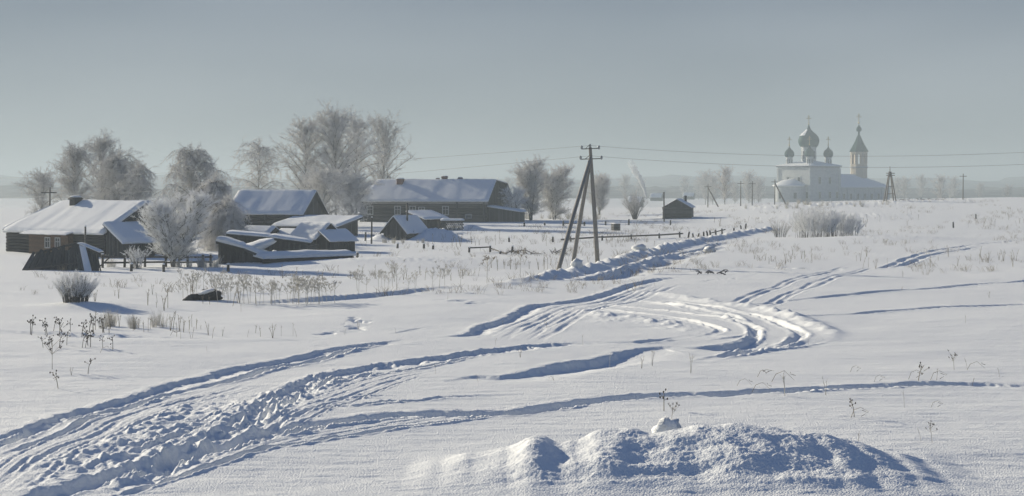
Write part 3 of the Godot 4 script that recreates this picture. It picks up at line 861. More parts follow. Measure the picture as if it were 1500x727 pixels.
func village() -> void:
	# house at the left edge
	var h := house("log_house", "log house with sunlit white roof and plank gable at far left", "house", Vector2(-32.73, -131.34), 38.0, 1.0, 12.8, [Vector2(0, 2.1), Vector2(4, 4.4), Vector2(8, 2.1)], {"hip": 2.8, "snow": 0.33})
	lean_to(h, 1.0, 2.3, 0.0, -3.3, 2.75, 1.35, 0.32)
	chimney_part(h, Vector3(-8.0, 3.6, -3.3), 0.75, 1.25, 0.14, M.iron)
	# brown boarded porch in front of the log wall
	var g := Geo.new()
	g.box(Vector3(0, 0.85, 0), Vector3(5.2, 2.0, 0.5))
	var porch := part("porch", g.mesh(), M.brown[0], h, Transform3D(Basis.IDENTITY, Vector3(-6.4, 0, 0.38)))
	for k in 9:
		part("board", box_mesh(Vector3(5.24, 0.185, 0.03), 0.01), M.brown[k % 2], porch, Transform3D(Basis.IDENTITY, Vector3(0, 0.1 + 0.2 * k, 0.262)))
	for k in 2:
		window_part(porch, Vector3(1.3 - 1.35 * k, 1.15, 0.3), Vector3.BACK, 0.55, 0.75)
	var pr := part("porch_roof", slab(Vector3(-3.2, 1.85, 0.75), Vector3(3.0, 1.85, 0.75), Vector3(3.0, 2.1, -0.3), Vector3(-3.2, 2.1, -0.3), 0.05), M.planks[3], h, Transform3D(Basis.IDENTITY, Vector3(-6.4, 0, 0.38)))
	part("snow_cover", snow_slab(Vector3(-3.2, 1.85, 0.75), Vector3(3.0, 1.85, 0.75), Vector3(3.0, 2.1, -0.3), Vector3(-3.2, 2.1, -0.3), 0.1, 3), M.snow, pr)

	# barn with the big blue-shaded roof
	h = house("barn", "grey timber barn with large snow roof between the birches", "barn", Vector2(-23.91, -185.68), 13.0, 1.0, 8.8, [Vector2(0, 2.65), Vector2(4, 5.1), Vector2(8, 2.4)], {"snow": 0.24, "over": 0.4})
	part("beam", box_mesh(Vector3(8.6, 0.2, 0.12), 0.03), M.logs[2], h, Transform3D(Basis.IDENTITY, Vector3(-4.4, 1.55, 0.16)))
	for k in 3:
		part("post", box_mesh(Vector3(0.2, 2.5, 0.16), 0.03), M.logs[k], h, Transform3D(Basis.IDENTITY, Vector3(-0.3 - 4.0 * k, 1.25, 0.18)))

	# long dwelling house
	h = house("long_house", "long dark timber house with chimneys and blue snow roof", "house", Vector2(-4.04, -248.71), 12.0, 1.0, 19.6, [Vector2(0, 3.5), Vector2(5.3, 6.5), Vector2(13.5, 6.0), Vector2(17.5, 3.6)], {"snow": 0.2, "over": 0.55, "hip": 1.4})
	part("fascia", box_mesh(Vector3(20.3, 0.32, 0.06), 0.01), plain(Color(0.3, 0.29, 0.27)), h, Transform3D(Basis.IDENTITY, Vector3(-9.8, 3.02, 0.2)))
	for x in [-18.2, -13.8, -11.4, -10.0, -6.2]:
		window_part(h, Vector3(x, 1.85, 0.17), Vector3.BACK, 0.8, 1.15 if x != -10.0 else 0.9)
	window_part(h, Vector3(-2.6, 1.0, 0.17), Vector3.BACK, 0.75, 0.45, 0)
	for x in [-19.4, -4.4, -0.2]:
		part("corner_board", box_mesh(Vector3(0.3, 3.4, 0.1), 0.02), M.planks[0], h, Transform3D(Basis.IDENTITY, Vector3(x, 1.6, 0.2)))
	chimney_part(h, Vector3(-14.6, 5.2, -4.2), 0.95, 1.5, 0.16)
	chimney_part(h, Vector3(-8.0, 5.8, -6.3), 0.8, 1.3, 0.1)
	chimney_part(h, Vector3(-5.7, 5.9, -7.2), 0.6, 1.0, 0.1)
	chimney_part(h, Vector3(-9.4, 5.9, -7.4), 0.5, 0.9, 0.1)
	g = Geo.new()
	g.box(Vector3.ZERO, Vector3(12.5, 0.3, 5.0), 0.1)
	lean_to(h, 1.0, 5.2, -0.6, -4.6, 2.45, 1.75, 0.26)

	# cellar with stovepipe
	h = house("cellar_house", "tiny gabled cellar hut with a tall stovepipe before the long house", "shed", Vector2(-10.78, -167.94), -53.0, -1.0, 3.3, [Vector2(0, 0.85), Vector2(1.65, 2.4), Vector2(3.3, 0.85)], {"snow": 0.21, "over": 0.25, "sink": 0.05})
	stovepipe(h, Vector3(1.1, 1.3, -0.9), 2.4, 0.09)
	house("shed", "small slant roofed shed right behind the cellar hut", "shed", Vector2(-10.93, -204.99), -42.0, -1.0, 3.6, [Vector2(0, 1.55), Vector2(3.2, 2.35)], {"front": "plank", "snow": 0.21, "over": 0.3})
	# sheds in the middle of the yard
	house("shed", "long low shed with sunlit snow roof below the barn", "shed", Vector2(-19.05, -178.58), 28.0, 1.0, 8.2, [Vector2(0, 1.3), Vector2(4.2, 2.15)], {"front": "plank", "snow": 0.24})
	h = house("shed", "little gabled shed with one sunlit and one shaded snow slope", "shed", Vector2(-16.83, -140.71), 50.0, 1.0, 4.0, [Vector2(0, 1.35), Vector2(1.35, 2.55), Vector2(2.7, 1.35)], {"snow": 0.21, "over": 0.25})
	lean_to(h, 1.0, 1.7, -0.3, -2.9, 1.95, 1.15, 0.2)
	h = house("shed", "wide flat roofed shed behind the half buried shed", "shed", Vector2(-22.66, -131.34), 84.0, 1.0, 3.8, [Vector2(0, 1.95), Vector2(3.2, 1.68), Vector2(6.2, 1.25)], {"front": "plank", "snow": 0.22, "over": 0.25})
	h = house("shed", "half buried shed with sagging slanted snow roof beside the frosted tree", "shed", Vector2(-21.21, -118.08), 82.0, 1.0, 3.6, [Vector2(0, 1.75), Vector2(1.9, 1.25), Vector2(3.9, 0.4)], {"front": "plank", "snow": 0.34, "over": 0.15})
	part("snow_drift", lumpy(Vector3(1.6, 0.42, 2.0), 7, 0.18), M.snow, h, Transform3D(Basis(Vector3.RIGHT, 0.34), Vector3(-1.9, 1.12, -2.2)))
	house("shed", "low roof of a hut peeping out behind the flat roofed shed", "shed", Vector2(-22.59, -151.44), 20.0, 1.0, 2.8, [Vector2(0, 1.3), Vector2(1.2, 1.85), Vector2(2.4, 1.3)], {"front": "plank", "snow": 0.21, "over": 0.2})
	house("shed", "small gabled hut between flat roofed shed and little gabled shed", "shed", Vector2(-20.32, -151.44), 40.0, 1.0, 2.4, [Vector2(0, 1.0), Vector2(0.9, 1.65), Vector2(1.8, 1.0)], {"front": "plank", "snow": 0.2, "over": 0.2})
	# hut in the field
	h = house("field_hut", "lone dark gabled hut at the edge of the field", "hut", Vector2(28.55, -262.50), -76.0, -1.0, 4.2, [Vector2(0, 1.95), Vector2(2.1, 3.15), Vector2(4.2, 1.95)], {"snow": 0.13, "over": 0.3, "front": "plank", "gable": "log"})
	chimney_part(h, Vector3(3.4, 2.6, -1.2), 0.35, 1.1, 0.0, M.iron)

	# collapsed shed at the far left
	var c := thing("collapsed_shed", "collapsed plank shed lying in front of the log house", "ruin", on_ground(Vector2(-29.72, -109.72), 0.1), -0.12)
	log_piece(c, Vector3(-2.6, 1.2, -0.9), Vector3(0.1, 1.85, -1.0), 0.16, "ridge_beam")
	log_piece(c, Vector3(0.1, 1.85, -1.0), Vector3(1.7, 1.25, -0.8), 0.14, "ridge_beam")
	# old roof boarding below, then the loose boards of the slumped roof
	part("backing", slab(Vector3(-3.0, -0.2, 0.2), Vector3(1.5, -0.2, 0.2), Vector3(0.9, 1.55, -0.95), Vector3(-2.7, 1.15, -0.95), 0.03), M.planks[0], c)
	for k in 19:
		var f := k / 18.0
		var top := Vector3(-2.75 + 3.1 * f, 1.22 + 0.63 * f + rng.randf_range(-0.06, 0.04), -0.85 + rng.randf_range(-0.04, 0.04))
		var foot := Vector3(-3.1 + 4.3 * f + rng.randf_range(-0.06, 0.06), -0.1, 0.35 + 0.12 * rng.randf())
		plank_piece(c, foot, Vector3(0, 0.4, 1), top - foot, 0.22, foot.distance_to(top) * rng.randf_range(0.72, 1.06), 0.03 + 0.04 * rng.randf(), "plank", [M.planks[1], M.planks[3], M.planks[0], M.planks[2]])
	for k in 8:
		var f := k / 7.0
		var top := Vector3(0.2 + 1.5 * f, 1.8 - 0.55 * f, -0.75)
		var foot := Vector3(1.2 + 1.1 * f, -0.1, 0.3 + 0.05 * k)
		plank_piece(c, foot, Vector3(0, 0.5, 1), top - foot, 0.23, foot.distance_to(top) * rng.randf_range(0.9, 1.02), 0.03, "plank", [M.planks[1], M.planks[3]])
	log_piece(c, Vector3(-2.9, 0.1, 0.75), Vector3(0.9, 0.65, 0.5), 0.1, "fallen_pole")
	log_piece(c, Vector3(1.7, 1.3, -0.6), Vector3(2.5, 0.0, 0.6), 0.09, "fallen_pole")
	log_piece(c, Vector3(2.6, 0.9, -0.6), Vector3(1.9, 0.0, 0.4), 0.09, "fallen_pole")
	part("snow_cover", snow_slab(Vector3(1.35, 0.12, 0.62), Vector3(1.9, 0.05, 0.66), Vector3(0.95, 1.62, -0.62), Vector3(0.5, 1.74, -0.62), 0.07, 4), M.snow, c)
	part("snow_cover", snow_slab(Vector3(0.3, 1.88, -0.75), Vector3(1.9, 1.28, -0.65), Vector3(1.9, 1.3, -1.4), Vector3(0.3, 1.9, -1.5), 0.08, 6), M.snow, c)

	# timber under snow
	var tp := thing("timber_pile", "long low timber pile under a thick snow blanket", "timber", on_ground(Vector2(-15.34, -121.13), 0.05), deg_to_rad(44.0))
	for k in 3:
		log_piece(tp, Vector3(-4.1 + 0.2 * k, 0.14, 0.55 - 0.35 * k), Vector3(4.1 - 0.3 * k, 0.16, 0.55 - 0.35 * k), 0.3)
	log_piece(tp, Vector3(-4.0, 0.36, 0.3), Vector3(4.0, 0.36, 0.3), 0.26)
	part("snow_cover", snow_slab(Vector3(-4.3, 0.34, 0.75), Vector3(4.2, 0.34, 0.75), Vector3(4.2, 0.5, -0.5), Vector3(-4.3, 0.5, -0.5), 0.34, 9, 0.4), M.snow, tp)

	# firewood beside the shed
	var fw := thing("firewood_stack", "stack of firewood with snow on top beside the slant roofed shed", "firewood", on_ground(Vector2(-7.52, -204.99), 0.05), 0.05)
	for r in 6:
		for k in 11:
			log_piece(fw, Vector3(-1.25 + 0.25 * k + (r % 2) * 0.12, 0.12 + 0.21 * r, 0.5 + rng.randf_range(-0.06, 0.06)), Vector3(-1.25 + 0.25 * k + (r % 2) * 0.12, 0.12 + 0.21 * r, -0.5), rng.randf_range(0.18, 0.25))
	part("snow_cover", snow_slab(Vector3(-1.45, 1.27, 0.6), Vector3(1.55, 1.27, 0.6), Vector3(1.55, 1.32, -0.6), Vector3(-1.45, 1.32, -0.6), 0.22, 12), M.snow, fw)
	var lh := thing("log_heap", "few dark logs heaped at the right end of the big snow mound", "logs", on_ground(Vector2(-5.73, -174.09), 0.05), 0.15)
	for k in 5:
		log_piece(lh, Vector3(-0.7 + 0.3 * (k % 3), 0.12 + 0.24 * (k / 3), 0.5), Vector3(-0.5 + 0.32 * (k % 3), 0.14 + 0.24 * (k / 3), -0.8), 0.27)
	part("snow_cover", snow_slab(Vector3(-0.8, 0.5, 0.5), Vector3(0.5, 0.45, 0.5), Vector3(0.5, 0.5, -0.8), Vector3(-0.8, 0.5, -0.8), 0.16, 2), M.snow, lh)

# ------------------------------------------------------------------ fences and posts
func post_mesh(h: float, r: float, lean: Vector2, cap := true) -> ArrayMesh:
	var g := Geo.new()
	g.tube([Vector3(0, -0.3, 0), Vector3(lean.x * 0.5, h * 0.5, lean.y * 0.5), Vector3(lean.x, h, lean.y)], [r * 1.05, r, r * 0.9], 7)
	return g.mesh()

func snow_cap(r: float, h: float) -> ArrayMesh:
	var g := Geo.new()
	g.lathe([Vector2(r, -0.02), Vector2(r * 1.15, h * 0.35), Vector2(r * 0.8, h * 0.85), Vector2(0.005, h)], 9)
	return g.mesh()

func fence(called: String, label: String, posts: Array, heights: Array, rails: Array, r := 0.09) -> void:
	var o := on_ground(posts[0])
	var root := thing(called, label, "fence", o)
	for k in posts.size():
		var p := on_ground(posts[k]) - o
		part("post", post_mesh(heights[k], r, Vector2(rng.randf_range(-0.05, 0.05), rng.randf_range(-0.05, 0.05))), M.logs[k % 4], root, Transform3D(Basis.IDENTITY, p))
		part("snow_cap", snow_cap(r, 0.07), M.snow, root, Transform3D(Basis.IDENTITY, p + Vector3(0, heights[k], 0)))
	for e in rails:
		var a := on_ground(e[0]) - o + Vector3(0, e[2], 0.08); var b := on_ground(e[1]) - o + Vector3(0, e[3], 0.08)
		log_piece(root, a, b, e[4] if e.size() > 4 else 0.11, "rail")

func lone_post(at: Vector2, h: float, r: float, label: String, lean := 0.05, group := "") -> void:
	var root := thing("post", label, "post", on_ground(at), 0.0, group)
	var l := Vector2(rng.randf_range(-lean, lean), rng.randf_range(-lean, lean))
	part("shaft", post_mesh(h, r, l), M.logs[rng.randi() % 4], root)
	part("snow_cap", snow_cap(r, minf(0.09, r)), M.snow, root, Transform3D(Basis.IDENTITY, Vector3(l.x, h, l.y)))

func fences() -> void:
	fence("rail_fence", "low rail fence running across the field behind the power pole", [Vector2(5.98, -166.93), Vector2(9.24, -167.94), Vector2(12.47, -170.99), Vector2(15.67, -174.09), Vector2(18.20, -177.51)], [0.5, 0.5, 0.5, 0.52, 0.62], [[Vector2(4.92, -163.96), Vector2(9.24, -167.94), 0.28, 0.38, 0.17], [Vector2(9.24, -167.94), Vector2(15.67, -174.09), 0.36, 0.36, 0.17], [Vector2(15.67, -174.09), Vector2(18.60, -178.58), 0.36, 0.42, 0.17]])
	fence("rail_fence", "broken short fence piece with one rail left of the power pole", [Vector2(-3.62, -138.00), Vector2(-1.86, -139.25), Vector2(-0.97, -136.56)], [0.42, 0.5, 0.22], [[Vector2(-3.68, -138.00), Vector2(-1.80, -139.25), 0.38, 0.42], [Vector2(-1.80, -139.25), Vector2(-0.45, -135.34), 0.3, 0.08]])
	fence("rail_fence", "far row of snow capped posts with one rail beyond the field", [Vector2(1.70, -226.64), Vector2(4.61, -230.41), Vector2(7.14, -228.35), Vector2(10.09, -228.35), Vector2(13.15, -230.41), Vector2(16.54, -232.14)], [0.55, 0.4, 0.75, 0.55, 0.6, 0.8], [[Vector2(7.14, -228.35), Vector2(10.28, -228.35), 0.35, 0.3]], 0.13)
	fence("rail_fence", "frosted rail fence in front of the log house lean-to", [Vector2(-28.31, -113.23), Vector2(-27.04, -114.25), Vector2(-25.80, -115.11), Vector2(-24.54, -116.15), Vector2(-22.99, -116.15), Vector2(-21.55, -117.02)], [0.95, 0.9, 0.9, 0.9, 0.85, 0.85], [[Vector2(-28.40, -113.23), Vector2(-24.44, -116.15), 0.75, 0.7, 0.13], [Vector2(-28.31, -113.23), Vector2(-24.44, -116.15), 0.35, 0.35, 0.13], [Vector2(-24.68, -116.15), Vector2(-21.36, -117.02), 0.65, 0.65, 0.13], [Vector2(-24.68, -116.15), Vector2(-21.36, -117.02), 0.3, 0.3, 0.13]])
	var row := [[1008, 348.5, 0.65], [1016, 347.5, 0.4], [1023, 347, 0.38], [1031, 346.5, 0.5], [1037, 345.5, 0.55], [1041, 345, 0.6], [1049, 344, 0.6], [1058, 343, 0.65], [1075, 339, 0.35], [1086, 335.5, 0.5], [1092, 335, 0.7]]
	var spots := [Vector2(19.08, -177.51), Vector2(19.91, -179.66), Vector2(20.56, -180.74), Vector2(21.32, -182.10), Vector2(22.04, -184.29), Vector2(22.48, -185.40), Vector2(23.41, -187.92), Vector2(24.41, -190.19), Vector2(27.10, -200.13), Vector2(29.31, -209.33), Vector2(29.96, -210.28)]
	for k in spots.size():
		lone_post(spots[k], row[k][2], 0.1, "dark stub post in the leaning row beside the ploughed road bank", 0.16, "stub posts along the road bank")
	log_piece(thing("fallen_rail", "fallen rail leaning between the stub posts by the road bank", "rail", on_ground(Vector2(23.65, -187.92), -0.1)), Vector3(-0.8, 0.1, 0), Vector3(0.9, 0.5, -0.4), 0.12)
	for e in [[Vector2(4.12, -164.94), 0.55, "short post left of the long rail fence"], [Vector2(0.00, -139.25), 0.5, "short post between the broken fence piece and the brushwood"], [Vector2(22.34, -231.10), 0.75, "thick post just below the field hut"], [Vector2(-10.38, -148.29), 0.42, "short dark stub in the snow below the cellar hut"], [Vector2(-7.89, -146.74), 0.42, "middle dark stub in the snow below the snow mound"], [Vector2(-7.02, -145.21), 0.36, "right dark stub in the snow below the snow mound"], [Vector2(-0.28, -165.94), 0.45, "bent dark stub in the snow right of the long house"], [Vector2(54.19, -201.03), 0.75, "small dark post on the open slope at far right"], [Vector2(65.48, -231.10), 0.7, "short post high on the slope near the right edge"], [Vector2(-21.73, -115.11), 0.9, "pale slanting post beside the half buried shed"], [Vector2(-33.90, -130.16), 2.5, "tall dark post in front of the log house wall"], [Vector2(-13.74, -160.07), 2.6, "slim pole standing left of the cellar hut"], [Vector2(-15.04, -167.94), 0.9, "dark leaning post left of the slim pole"], [Vector2(-23.32, -109.72), 0.5, "little stake in the snow before the frosted tree"], [Vector2(-19.16, -110.54), 0.5, "little stake before the half buried shed"], [Vector2(-25.51, -109.72), 0.5, "little stake in the snow right of the collapsed shed"], [Vector2(-11.88, -125.56), 0.4, "stake at the right end of the timber pile"]]:
		lone_post(e[0], e[1], 0.1 if e[1] < 2.0 else 0.08, e[2])
	lone_post(Vector2(23.32, -250.96), 4.6, 0.11, "tall thin post left of the field hut")
	# box in the field
	var b := thing("crate", "dark wooden crate standing alone in the far field", "crate", on_ground(Vector2(12.98, -204.99)), 0.4)
	for k in 4:
		for s in [-1, 1]:
			part("plank", box_mesh(Vector3(0.86, 0.2, 0.04), 0.01), M.planks[k], b, Transform3D(Basis.IDENTITY, Vector3(0, 0.12 + 0.22 * k, 0.43 * s)))
			part("plank", box_mesh(Vector3(0.04, 0.2, 0.82), 0.01), M.planks[k], b, Transform3D(Basis.IDENTITY, Vector3(0.43 * s, 0.12 + 0.22 * k, 0)))
	part("snow_cover", snow_slab(Vector3(-0.45, 0.85, 0.45), Vector3(0.45, 0.85, 0.45), Vector3(0.45, 0.86, -0.45), Vector3(-0.45, 0.86, -0.45), 0.1, 2), M.snow, b)
	# brushwood
	for e in [[Vector2(1.99, -136.56), 2.6, 26, "brushwood lying in the snow left of the power pole"], [Vector2(17.85, -94.16), 0.0, 0, ""], [Vector2(12.74, -104.74), 1.0, 16, "small dark twig bundle on the snow right of the road bank"], [Vector2(81.71, -325.74), 5.0, 40, "dark brushwood pile on the skyline right of the church"]]:
		if e[2] == 0: continue
		var br := thing("brushwood", e[3], "brushwood", on_ground(e[0]))
		for k in e[2]:
			var g := Geo.new()
			var a := Vector3(rng.randf_range(-1, 1) * e[1], rng.randf_range(0.0, 0.2), rng.randf_range(-0.4, 0.4))
			var dir := Vector3(rng.randf_range(-1, 1), rng.randf_range(-0.05, 0.35), rng.randf_range(-0.3, 0.3)) * rng.randf_range(0.5, 1.3) * minf(1.0, e[1] * 0.6)
			g.tube([a, a + dir * 0.5 + Vector3(0, 0.08, 0), a + dir], [0.04, 0.035, 0.015], 5)
			part("stick", g.mesh(), M.limb, br)
	# half buried stump with root
	var st := thing("tree_stump", "dark half buried stump with a root snout in the snow", "stump", on_ground(Vector2(-15.35, -82.40)), 0.1)
	part("body", lumpy(Vector3(0.62, 0.34, 0.4), 3, 0.3), M.logs[3], st, Transform3D(Basis.IDENTITY, Vector3(0.15, 0.2, 0)))
	part("root", lumpy(Vector3(0.42, 0.2, 0.2), 8, 0.3), M.logs[1], st, Transform3D(Basis(Vector3.BACK, 0.35), Vector3(-0.75, 0.08, 0.1)))
	part("snow_cap", lumpy(Vector3(0.42, 0.12, 0.36), 5, 0.2), M.snow, st, Transform3D(Basis(Vector3.BACK, 0.25), Vector3(-0.02, 0.42, 0.08)))
	# snow lumps
	for e in [[Vector2(3.56, -37.63), Vector3(0.32, 0.27, 0.26), "snow capped clump standing on the crest of the front snow bank"], [Vector2(4.21, -106.32), Vector3(0.38, 0.34, 0.36), "round snow boulder beside the power pole on the road bank"], [Vector2(10.23, -131.34), Vector3(0.6, 0.3, 0.45), "largest snow block on top of the ploughed road bank"], [Vector2(17.18, -142.20), Vector3(0.5, 0.35, 0.5), "snow block lying on the nearer road bank"]]:
		var sl := thing("snow_lump", e[2], "snow lump", on_ground(e[0], 0.0))
		part("lump", lumpy(e[1], rng.randi() % 99, 0.36), M.snow, sl, Transform3D(Basis.IDENTITY, Vector3(0, e[1].y * 0.45, 0)))

func lumpy(s: Vector3, seed_: int, amount: float) -> ArrayMesh:
	var nz := noise(seed_, 0.9, 3)
	var g := Geo.new()
	var rows := []
	for i in 13:
		var row := []
		var th := PI * i / 12.0
		for j in 20:
			var ph := TAU * j / 20.0
			var u := Vector3(sin(th) * cos(ph), cos(th), sin(th) * sin(ph))
			row.append(u * s * (1.0 + amount * 1.5 * nz.get_noise_3dv(u * 1.9)))
		rows.append(row)
	for i in 12:
		for j in 20:
			var l := (j + 1) % 20
			var p: Array = [rows[i][j], rows[i][l], rows[i + 1][l], rows[i + 1][j]]
			var q := []
			for x in p: q.append((x / (s * s)).normalized())
			g.smooth_quad(p[0], p[1], p[2], p[3], q[0], q[1], q[2], q[3])
	return g.mesh()

# ------------------------------------------------------------------ power line
func power_line() -> void:
	var foot := on_ground(Vector2(6.20, -118.08))
	var pole := thing("power_pole", "A-frame power pole with two struts beside the snow bank", "power pole", foot)
	var top := Vector3(5.63, 8.46, -118.00) - foot
	var s1 := on_ground(Vector2(2.83, -107.12)) - foot
	var s2 := on_ground(Vector2(4.37, -119.15)) - foot
	var g := Geo.new()
	g.tube([Vector3(0, -0.5, 0), top * 0.5, top], [0.17, 0.15, 0.115], 12)
	part("post", g.mesh(), M.pole, pole)
	var at := top * 0.905
	for s in [s1, s2]:
		g = Geo.new()
		g.tube([s - Vector3(0, 0.5, 0) + (s - at).normalized() * 0.2, (s + at) * 0.5, at + Vector3(0, 0.1, 0)], [0.16, 0.145, 0.12], 12)
		part("strut", g.mesh(), M.pole, pole)
	# brackets and insulators
	var ends := []
	for lv in [[0.985, 0.62, 0.5], [0.897, 0.75, 0.62]]:
		var c: Vector3 = top * lv[0]
		g = Geo.new()
		g.tube([c + Vector3(-lv[1], 0, 0.14), c + Vector3(lv[1], 0.05, 0.14)], [0.035, 0.035], 6)
		g.tube([c + Vector3(-lv[1] * 0.6, 0, 0.14), c + Vector3(0, 0.35, 0.1)], [0.02, 0.02], 5)
		part("bracket", g.mesh(), M.iron, pole)
		for s in [-1.0, 1.0]:
			var e: Vector3 = c + Vector3(s * lv[1], 0.02, 0.14)
			g = Geo.new()
			g.lathe([Vector2(0.03, -0.05), Vector2(0.1, 0.02), Vector2(0.06, 0.07), Vector2(0.105, 0.11), Vector2(0.07, 0.19), Vector2(0.02, 0.24)], 10)
			part("insulator", g.mesh(), M.insulator, pole, Transform3D(Basis.IDENTITY, e))
		ends.append(c + foot + Vector3(0, 0.25, 0.14))
	g = Geo.new()
	g.lathe([Vector2(0.03, 0.0), Vector2(0.09, 0.05), Vector2(0.09, 0.16), Vector2(0.02, 0.24)], 10)
	part("insulator", g.mesh(), M.insulator, pole, Transform3D(Basis.IDENTITY, top))
	# the same poles beyond both edges of the frame carry on the line
	var left_at := Vector2(-66.0, -190.0)
	var right_at := Vector2(38.5, -112.0)
	var lines := [[Vector3(-66.0, 6.45, -190), Vector3(39.0, 8.2, -112), 0.55, 0.62], [Vector3(-66.0, 4.0, -190), Vector3(39.0, 7.35, -112), 0.55, 0.6]]
	for k in 2:
		var pts := []
		var rad := []
		for side in 2:
			var a: Vector3 = lines[k][0] if side == 0 else ends[k]
			var b: Vector3 = ends[k] if side == 0 else lines[k][1]
			for j in range(0 if side == 0 else 1, 33):
				var f := j / 32.0
				pts.append(a.lerp(b, f) - Vector3(0, 4.0 * f * (1.0 - f) * (lines[k][2] if side == 0 else lines[k][3]), 0))
				rad.append(0.0105)
		g = Geo.new()
		g.tube(pts, rad, 5)
		var w := part(numbered("power_line_wire"), g.mesh(), M.wire, self)
		tag(w, ["upper frosted wire running through the top of the power pole", "lower frosted wire running below the top of the power pole"][k], "wire")
	for e in [[left_at, 6.6], [right_at, 8.6]]:
		var q := thing("power_pole", ["line pole beyond the left edge behind the village", "line pole beyond the right edge of the field"][0 if e[0].x < 0 else 1], "power pole", on_ground(e[0]))
		g = Geo.new()
		g.tube([Vector3(0, -0.5, 0), Vector3(0, e[1], 0)], [0.16, 0.12], 10)
		part("post", g.mesh(), M.pole, q)
	# distant poles
	for e in [[Vector2(51.79, -322.82), 5.0, 1, "leaning braced pole left of the church apse"], [Vector2(47.85, -326.23), 4.8, 0, "plain thin pole left of the church among hazy trees"], [Vector2(45.54, -326.23), 5.0, 0, "thin pole second from the church, among hazy trees"], [Vector2(39.84, -333.15), 4.7, 1, "pole with brace above the ploughed road end"], [Vector2(86.80, -315.17), 5.0, 0, "lone thin pole in the haze at the right edge"], [Vector2(-42.78, -151.44), 5.4, 0, "pole rising behind the log house roof"]]:
		var q := thing("line_pole", e[3], "pole", on_ground(e[0]))
		g = Geo.new()
		g.tube([Vector3(0, -0.5, 0), Vector3(0.05, e[1], 0)], [0.12, 0.08], 7)
		part("post", g.mesh(), M.pole, q)
		g = Geo.new()
		g.tube([Vector3(-0.7, e[1] - 0.5, 0.15), Vector3(0.7, e[1] - 0.5, 0.15)], [0.05, 0.05], 5)
		part("crossarm", g.mesh(), M.iron, q)
		if e[2]:
			g = Geo.new()
			g.tube([Vector3(2.4, -0.5, 0.4), Vector3(0.05, e[1] * 0.85, 0.1)], [0.15, 0.12], 7)
			part("strut", g.mesh(), M.pole, q)
	# wooden A-frame mast right of the church
	var mast := thing("lattice_mast", "wooden A-frame mast with crossarms right of the church", "mast", on_ground(Vector2(71.67, -310.48)), 0.3)
	for s in [-1.0, 1.0]:
		for zz in [-1.0, 1.0]:
			g = Geo.new()
			g.tube([Vector3(1.1 * s, -0.5, 0.5 * zz), Vector3(0.12 * s, 5.6, 0.1 * zz)], [0.13, 0.11], 6)
			part("leg", g.mesh(), M.pole, mast)
	for e in [[1.4, 0.85], [2.8, 0.62], [4.9, 0.9], [5.3, 0.9]]:
		g = Geo.new()
		g.tube([Vector3(-e[1], e[0], 0.2), Vector3(e[1], e[0], 0.2)], [0.08, 0.08], 5)
		part("crossarm", g.mesh(), M.pole, mast)
	g = Geo.new()
	g.tube([Vector3(0, 4.6, 0), Vector3(0, 6.6, 0)], [0.09, 0.06], 6)
	part("tip", g.mesh(), M.pole, mast)
# ------------------------------------------------------------------ church
func cross_mesh(h: float) -> ArrayMesh:
	var g := Geo.new()
	var t := h * 0.035
	g.box(Vector3(0, h / 2, 0), Vector3(t * 2, h, t * 2))
	g.box(Vector3(0, h * 0.66, 0), Vector3(h * 0.5, t * 2, t * 1.8))
	g.box(Vector3(0, h * 0.82, 0), Vector3(h * 0.24, t * 2, t * 1.8))
	g.lathe([Vector2(0.01, -0.1), Vector2(h * 0.08, 0.0), Vector2(h * 0.08, h * 0.1), Vector2(0.01, h * 0.16)], 10)
	return g.mesh()

func onion(r: float, h: float, neck: float) -> Array:
	var k := [[0.78, 0.0], [0.9, 0.06], [1.0, 0.2], [1.0, 0.32], [0.9, 0.46], [0.68, 0.58], [0.42, 0.68], [0.22, 0.78], [0.12, 0.88], [0.05, 1.0]]
	var out := []
	for e in k: out.append(Vector2(maxf(e[0] * r, neck * 0.5 if e[1] > 0.9 else 0.0), e[1] * h))
	return out

func cupola(root: Node3D, at: Vector3, drum_r: float, drum_h: float, r: float, h: float, cross: float, mat: Material, snowy: bool, turn: float) -> void:
	var g := Geo.new()
	g.lathe([Vector2(drum_r * 1.15, -0.6), Vector2(drum_r * 1.15, 0.25), Vector2(drum_r, 0.3), Vector2(drum_r, drum_h - 0.35), Vector2(drum_r * 1.1, drum_h - 0.25), Vector2(drum_r * 1.1, drum_h), Vector2(0.1, drum_h + 0.02)], 20)
	var d := part("drum", g.mesh(), M.plaster, root, Transform3D(Basis.IDENTITY, at))
	for k in 8:
		var a := TAU * k / 8.0
		var o := Vector3(cos(a), 0, sin(a))
		part("window", box_mesh(Vector3(drum_r * 0.22, drum_h * 0.45, 0.06)), M.pane, d, Transform3D(Basis(Vector3.UP.cross(o), Vector3.UP, o), o * (drum_r - 0.0) + Vector3(0, drum_h * 0.5, 0)))
	g = Geo.new()
	g.lathe(onion(r, h, 0.1), 26)
	var dome := part("dome", g.mesh(), mat, root, Transform3D(Basis.IDENTITY, at + Vector3(0, drum_h, 0)))
	part("cross", cross_mesh(cross), M.gold, dome, Transform3D(Basis(Vector3.UP, turn), Vector3(0, h, 0)))
	if snowy:
		g = Geo.new()
		g.lathe([Vector2(r * 0.86, h * 0.5), Vector2(r * 0.7, h * 0.59), Vector2(r * 0.44, h * 0.69), Vector2(r * 0.24, h * 0.79)], 20, PI * 0.9, PI * 1.75)
		part("snow_cap", g.mesh(), M.snow, dome, Transform3D(Basis.IDENTITY.scaled(Vector3(1.02, 1.0, 1.02)), Vector3(0, 0.03, 0)))

